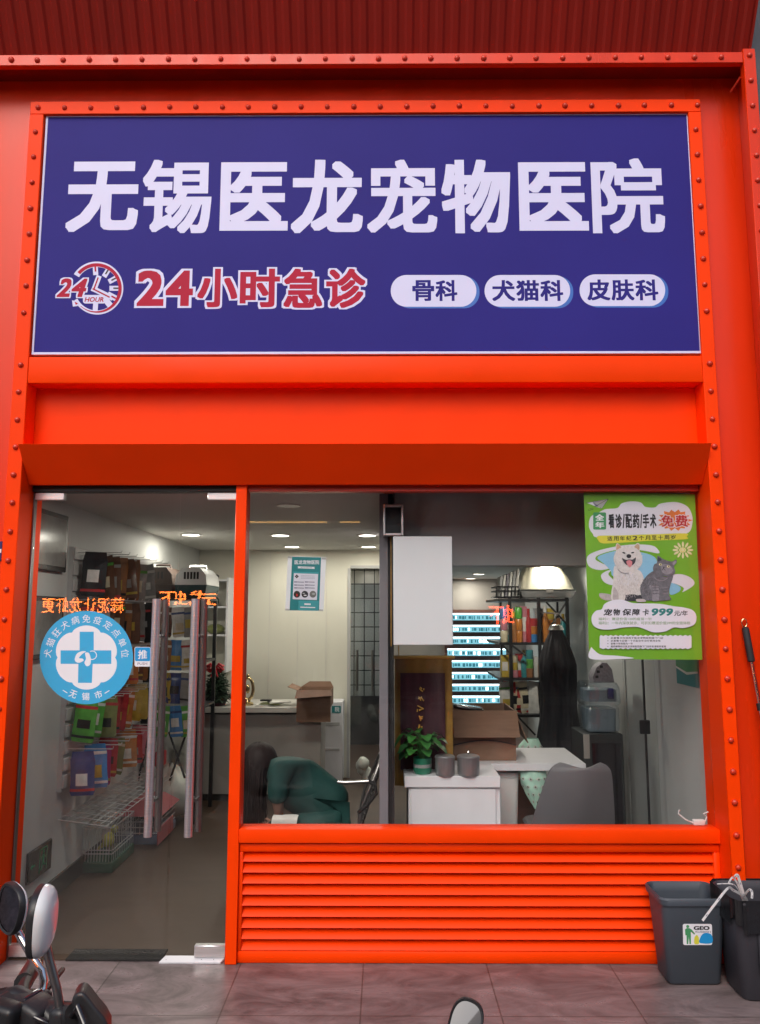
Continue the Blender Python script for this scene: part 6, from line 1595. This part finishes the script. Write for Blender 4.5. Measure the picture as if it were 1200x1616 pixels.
# ------------------------------------------------------------------ scooters
def scooter(origin, heading, mirror_specs, label, gmat):
    """heading: direction of travel (radians from +X). mirror_specs: [(side, head centre, face normal, half width, half height, stem path, stem material)]"""
    t = thing('motor_scooter', origin, label, 'scooter')
    o = Vector(origin); ca, sa = math.cos(heading), math.sin(heading)
    def W(f, s, z): return o+Vector((ca*f-sa*s, sa*f+ca*s, z))      # forward, left, up
    for fwd_ in (.38, -.80):
        c_ = W(fwd_, 0, .20); wv = MB()
        rot = Matrix.Rotation(heading, 4, 'Z')
        wv.lathe([(.13, -.04), (.185, -.045), (.20, -.02), (.20, .02), (.185, .045), (.13, .04)], c_, 'black_plastic', 28, axis='Y', mtx=rot); wt = wv.build('wheel', t)
        wv = MB(); wv.lathe([(0, -.03), (.04, -.03), (.129, -.02), (.129, .02), (.04, .03), (0, .03)], c_, 'steel_dark', 24, axis='Y', mtx=rot); wv.build('rim', wt)
    mb = MB()
    def loft(rings, mat):
        vs, fs = [], []; n = 16
        for (f, z, hw, hh) in rings:
            for k in range(n):
                a = 2*math.pi*k/n; vs.append(W(f, hw*math.cos(a), z+hh*math.sin(a)))
        for i in range(len(rings)-1):
            for k in range(n): fs.append((i*n+k, i*n+(k+1) % n, (i+1)*n+(k+1) % n, (i+1)*n+k))
        fs.append(tuple(range(n))); fs.append(tuple((len(rings)-1)*n+k for k in range(n))); mb.add(vs, fs, mat)
    loft([(.30, .30, .10, .05), (.10, .24, .13, .05), (-.30, .24, .14, .05), (-.40, .36, .15, .12), (-.60, .48, .15, .12), (-1.0, .56, .11, .08), (-1.15, .58, .06, .04)], 'black_plastic'); mb.build('body', t, angle=60)
    mb = MB(); loft([(-.32, .62, .10, .03), (-.36, .65, .13, .05), (-.70, .68, .14, .055), (-1.05, .70, .12, .05), (-1.12, .71, .08, .03)], 'black_cloth'); mb.build('seat', t, angle=60)
    mb = MB()
    vs = []
    for i in range(9):
        z = .28+i*.065; f = .22-.012*i+.02*math.sin(i*.5); hw = [.13, .16, .18, .19, .19, .185, .17, .14, .10][i]
        for k in range(9):
            s = -1+k/4; vs.append(W(f+.10*(1-s*s), hw*s, z))
    mb.add(vs, [(i*9+k, i*9+k+1, (i+1)*9+k+1, (i+1)*9+k) for i in range(8) for k in range(8)], 'black_gloss')
    vs2 = [v-Vector((ca*.02, sa*.02, 0)) for v in vs]; mb.add(vs2, [(i*9+k, (i+1)*9+k, (i+1)*9+k+1, i*9+k+1) for i in range(8) for k in range(8)], 'black_plastic'); mb.build('front_shield', t, angle=70)
    mb = MB(); mb.tube([W(.38, 0, .20), W(.30, 0, .45), W(.12, 0, .90)], [.03, .035, .03], 'black_metal', 12); mb.build('steering_column', t)
    mb = MB(); mb.tube([W(.03, .33, .93), W(.06, .20, .95), W(.10, .08, .93), W(.10, -.08, .93), W(.06, -.20, .95), W(.03, -.33, .93)], .013, 'black_metal', 10); hb_ = mb.build('handlebar', t)
    for s in (-1, 1):
        mb = MB(); mb.tube([W(.045, s*.24, .942), W(.025, s*.355, .928)], .019, 'black_plastic', 12); mb.build('grip', hb_)
        mb = MB(); mb.tube([W(.07, s*.20, .935), W(.09, s*.24, .925), W(.085, s*.36, .915)], [.009, .007, .006], 'black_metal', 8); mb.build('brake_lever', hb_)
    mb = MB(); mb.ball(W(.10, 0, .93), (.085, .10, .045), 'black_plastic', 3)
    for k in range(8): mb.ball(W(.10+random.uniform(-.05, .05), random.uniform(-.16, .16), .945+random.uniform(-.01, .02)), random.uniform(.018, .03), 'black_plastic', 2)
    mb.build('instrument_cowl', t)
    for i, (c_, nrm, hw, hh, tilt, stem, smat, shell, sdp) in enumerate(mirror_specs):
        c_ = Vector(c_); nrm = Vector(nrm).normalized(); rt = nrm.cross(Vector((0, 0, 1))).normalized(); upv = rt.cross(nrm).normalized()
        q = Matrix.Rotation(tilt, 3, nrm); rt, upv = q @ rt, q @ upv
        def ring(r, d, n=36):
            out = []
            for k in range(n):
                a = 2*math.pi*k/n; ex = 2.5; cx_ = math.copysign(abs(math.cos(a))**(2/ex), math.cos(a)); sy_ = math.copysign(abs(math.sin(a))**(2/ex), math.sin(a))
                out.append(c_+rt*(hw*r*cx_*(1+.10*sy_))+upv*(hh*r*sy_)+nrm*d)
            return out
        def shellmesh(rs, mat, capit=True):
            n = 36; vs = []; fs = []
            for r, d in rs: vs += ring(r, d)
            for j in range(len(rs)-1):
                for k in range(n): fs.append((j*n+k, j*n+(k+1) % n, (j+1)*n+(k+1) % n, (j+1)*n+k))
            if capit: fs.append(tuple(range((len(rs)-1)*n, len(rs)*n)))
            return vs, fs
        mb = MB(); mb.add(*shellmesh([(1.0, -.006), (.99, -.006-.2*sdp), (.93, -.006-.48*sdp), (.80, -.006-.7*sdp), (.55, -.006-.89*sdp), (.25, -.006-.98*sdp), (.05, -.006-sdp)], shell), shell); mh = mb.build('mirror', t, angle=60)
        mb = MB(); mb.add(*shellmesh([(1.002, -.0055), (1.005, .002), (.95, .006), (.86, .0045)], 'black_plastic', False), 'black_plastic'); mb.build('rim', mh, angle=60)
        mb = MB(); mb.add(*shellmesh([(.87, .0035), (.5, .0040), (.05, .0042)], gmat), gmat); g_ = mb.build('mirror_glass', mh)
        mb = MB(); pts = [Vector(p_) for p_ in stem]; rr = [.0075]*len(pts)
        mb.tube(pts, rr, smat, 12); mb.tube([pts[-2].lerp(pts[-1], .35), pts[-1]], .0125, 'black_plastic', 12); mb.ball(pts[0], .014, 'black_plastic', 2); mb.build('stem', mh)
    return t
# scooter by the door, pointing to the right, its two white backed mirrors in view
SY = -2.42
A = at(17, 1434, SY+.10); B = at(58, 1454, SY-.06)
o1 = Vector((at(30, 1590, SY).x-.12, SY-.02, -.0))
stemA = [at(24, 1462, SY+.11), at(36, 1484, SY+.10), at(50, 1508, SY+.09), at(67, 1532, SY+.08), at(69, 1548, SY+.08), at(66, 1572, SY+.07), at(65, 1592, SY+.06)]
stemB = [at(74, 1468, SY-.05), at(73, 1490, SY-.05), at(78, 1515, SY-.05), at(90, 1560, SY-.05), at(96, 1598, SY-.05), at(98, 1612, SY-.05)]
st1 = scooter(o1, R(4), [(A, (-.62, -.78, .05), .044, .046, R(-10), stemA, 'chrome', 'white_gloss', .012), (B, (-.97, -.16, .05), .047, .058, R(-8), stemB, 'steel_dark', 'white_gloss', .027)],
              'black motor scooter with two white backed mirrors in front of the door', 'mirror_glass')
mb = MB()
pts = [(112, 1580), (120, 1568), (131, 1566), (140, 1576), (152, 1592), (164, 1606), (172, 1622), (172, 1650), (120, 1650), (124, 1612), (116, 1596)]
yy = SY-.10
mb.prism([at(px, py, yy) for px, py in pts], (-.012, .05, -.004), 'black_plastic'); hg = mb.build('hand_guard', st1)
bv = hg.modifiers.new('round', 'BEVEL'); bv.width = .016; bv.segments = 4
mb = MB(); mb.tube([at(-14, 1588, SY), at(24, 1582, SY), at(52, 1590, SY), at(92, 1604, SY-.02), at(118, 1600, SY-.06)], [.024, .027, .022, .024, .018], 'black_plastic', 14)
def blk(px, py, dy, hx, hy, hz, ry, mat='black_plastic', bv=.011):
    mb.box(-hx, hx, -hy, hy, -hz, hz, mat, bv, 3, Matrix.Translation(at(px, py, SY+dy)) @ Matrix.Rotation(R(-20), 4, 'Z') @ Matrix.Rotation(R(ry), 4, 'Y'))
blk(28, 1584, -.01, .030, .028, .017, 12); blk(44, 1577, .0, .016, .022, .010, -8, 'black_gloss', .004); blk(60, 1597, -.02, .024, .03, .020, 18); blk(66, 1592, .06, .014, .018, .030, 0)
blk(86, 1606, -.02, .022, .024, .018, 30); blk(8, 1600, -.04, .03, .02, .02, 5, 'black_metal'); blk(22, 1573, .02, .010, .012, .006, 0, 'steel_dark', .003); blk(97, 1608, -.05, .016, .018, .022, 0)
for k in range(7): mb.tube([at(-14+k*3.2, 1588-k*.6, SY+.001), at(-13.2+k*3.2, 1588-k*.6, SY+.001)], .0262, 'black_plastic', 14)
mb.tube([at(44, 1590, SY-.03), at(56, 1606, SY-.05), at(82, 1618, SY-.05), at(110, 1640, SY-.03)], .005, 'black_gloss', 8); mb.tube([at(60, 1588, SY+.02), at(74, 1584, SY+.0), at(90, 1598, SY-.02), at(100, 1626, SY-.02)], .004, 'black_gloss', 8)
mb.tube([at(112, 1604, SY-.06), at(124, 1588, SY-.11), at(134, 1616, SY-.12)], .004, 'black_gloss', 8); mb.build('control_cluster', st1, angle=50)
# second scooter, only the top of one black mirror shows
SY2 = -2.55
C2 = at(733, 1622, SY2)
o2 = Vector((C2.x+.18, SY2-.30, 0))
stem2 = [C2+Vector((.0, .06, -.03)), C2+Vector((.02, .07, -.09)), C2+Vector((.03, .03, -.16))]
scooter(o2, R(78), [(C2, (-.10, -.88, .44), .027, .043, R(-18), stem2, 'black_metal', 'black_plastic', .02), (C2+Vector((.42, -.08, -.04)), (.10, -.95, .2), .032, .044, R(18), [C2+Vector((.42, -.02, -.06)), C2+Vector((.40, -.03, -.10)), C2+Vector((.36, -.02, -.16))], 'black_metal', 'black_plastic', .02)],
        'black motor scooter of which one round mirror shows at the bottom', 'mirror_pale')
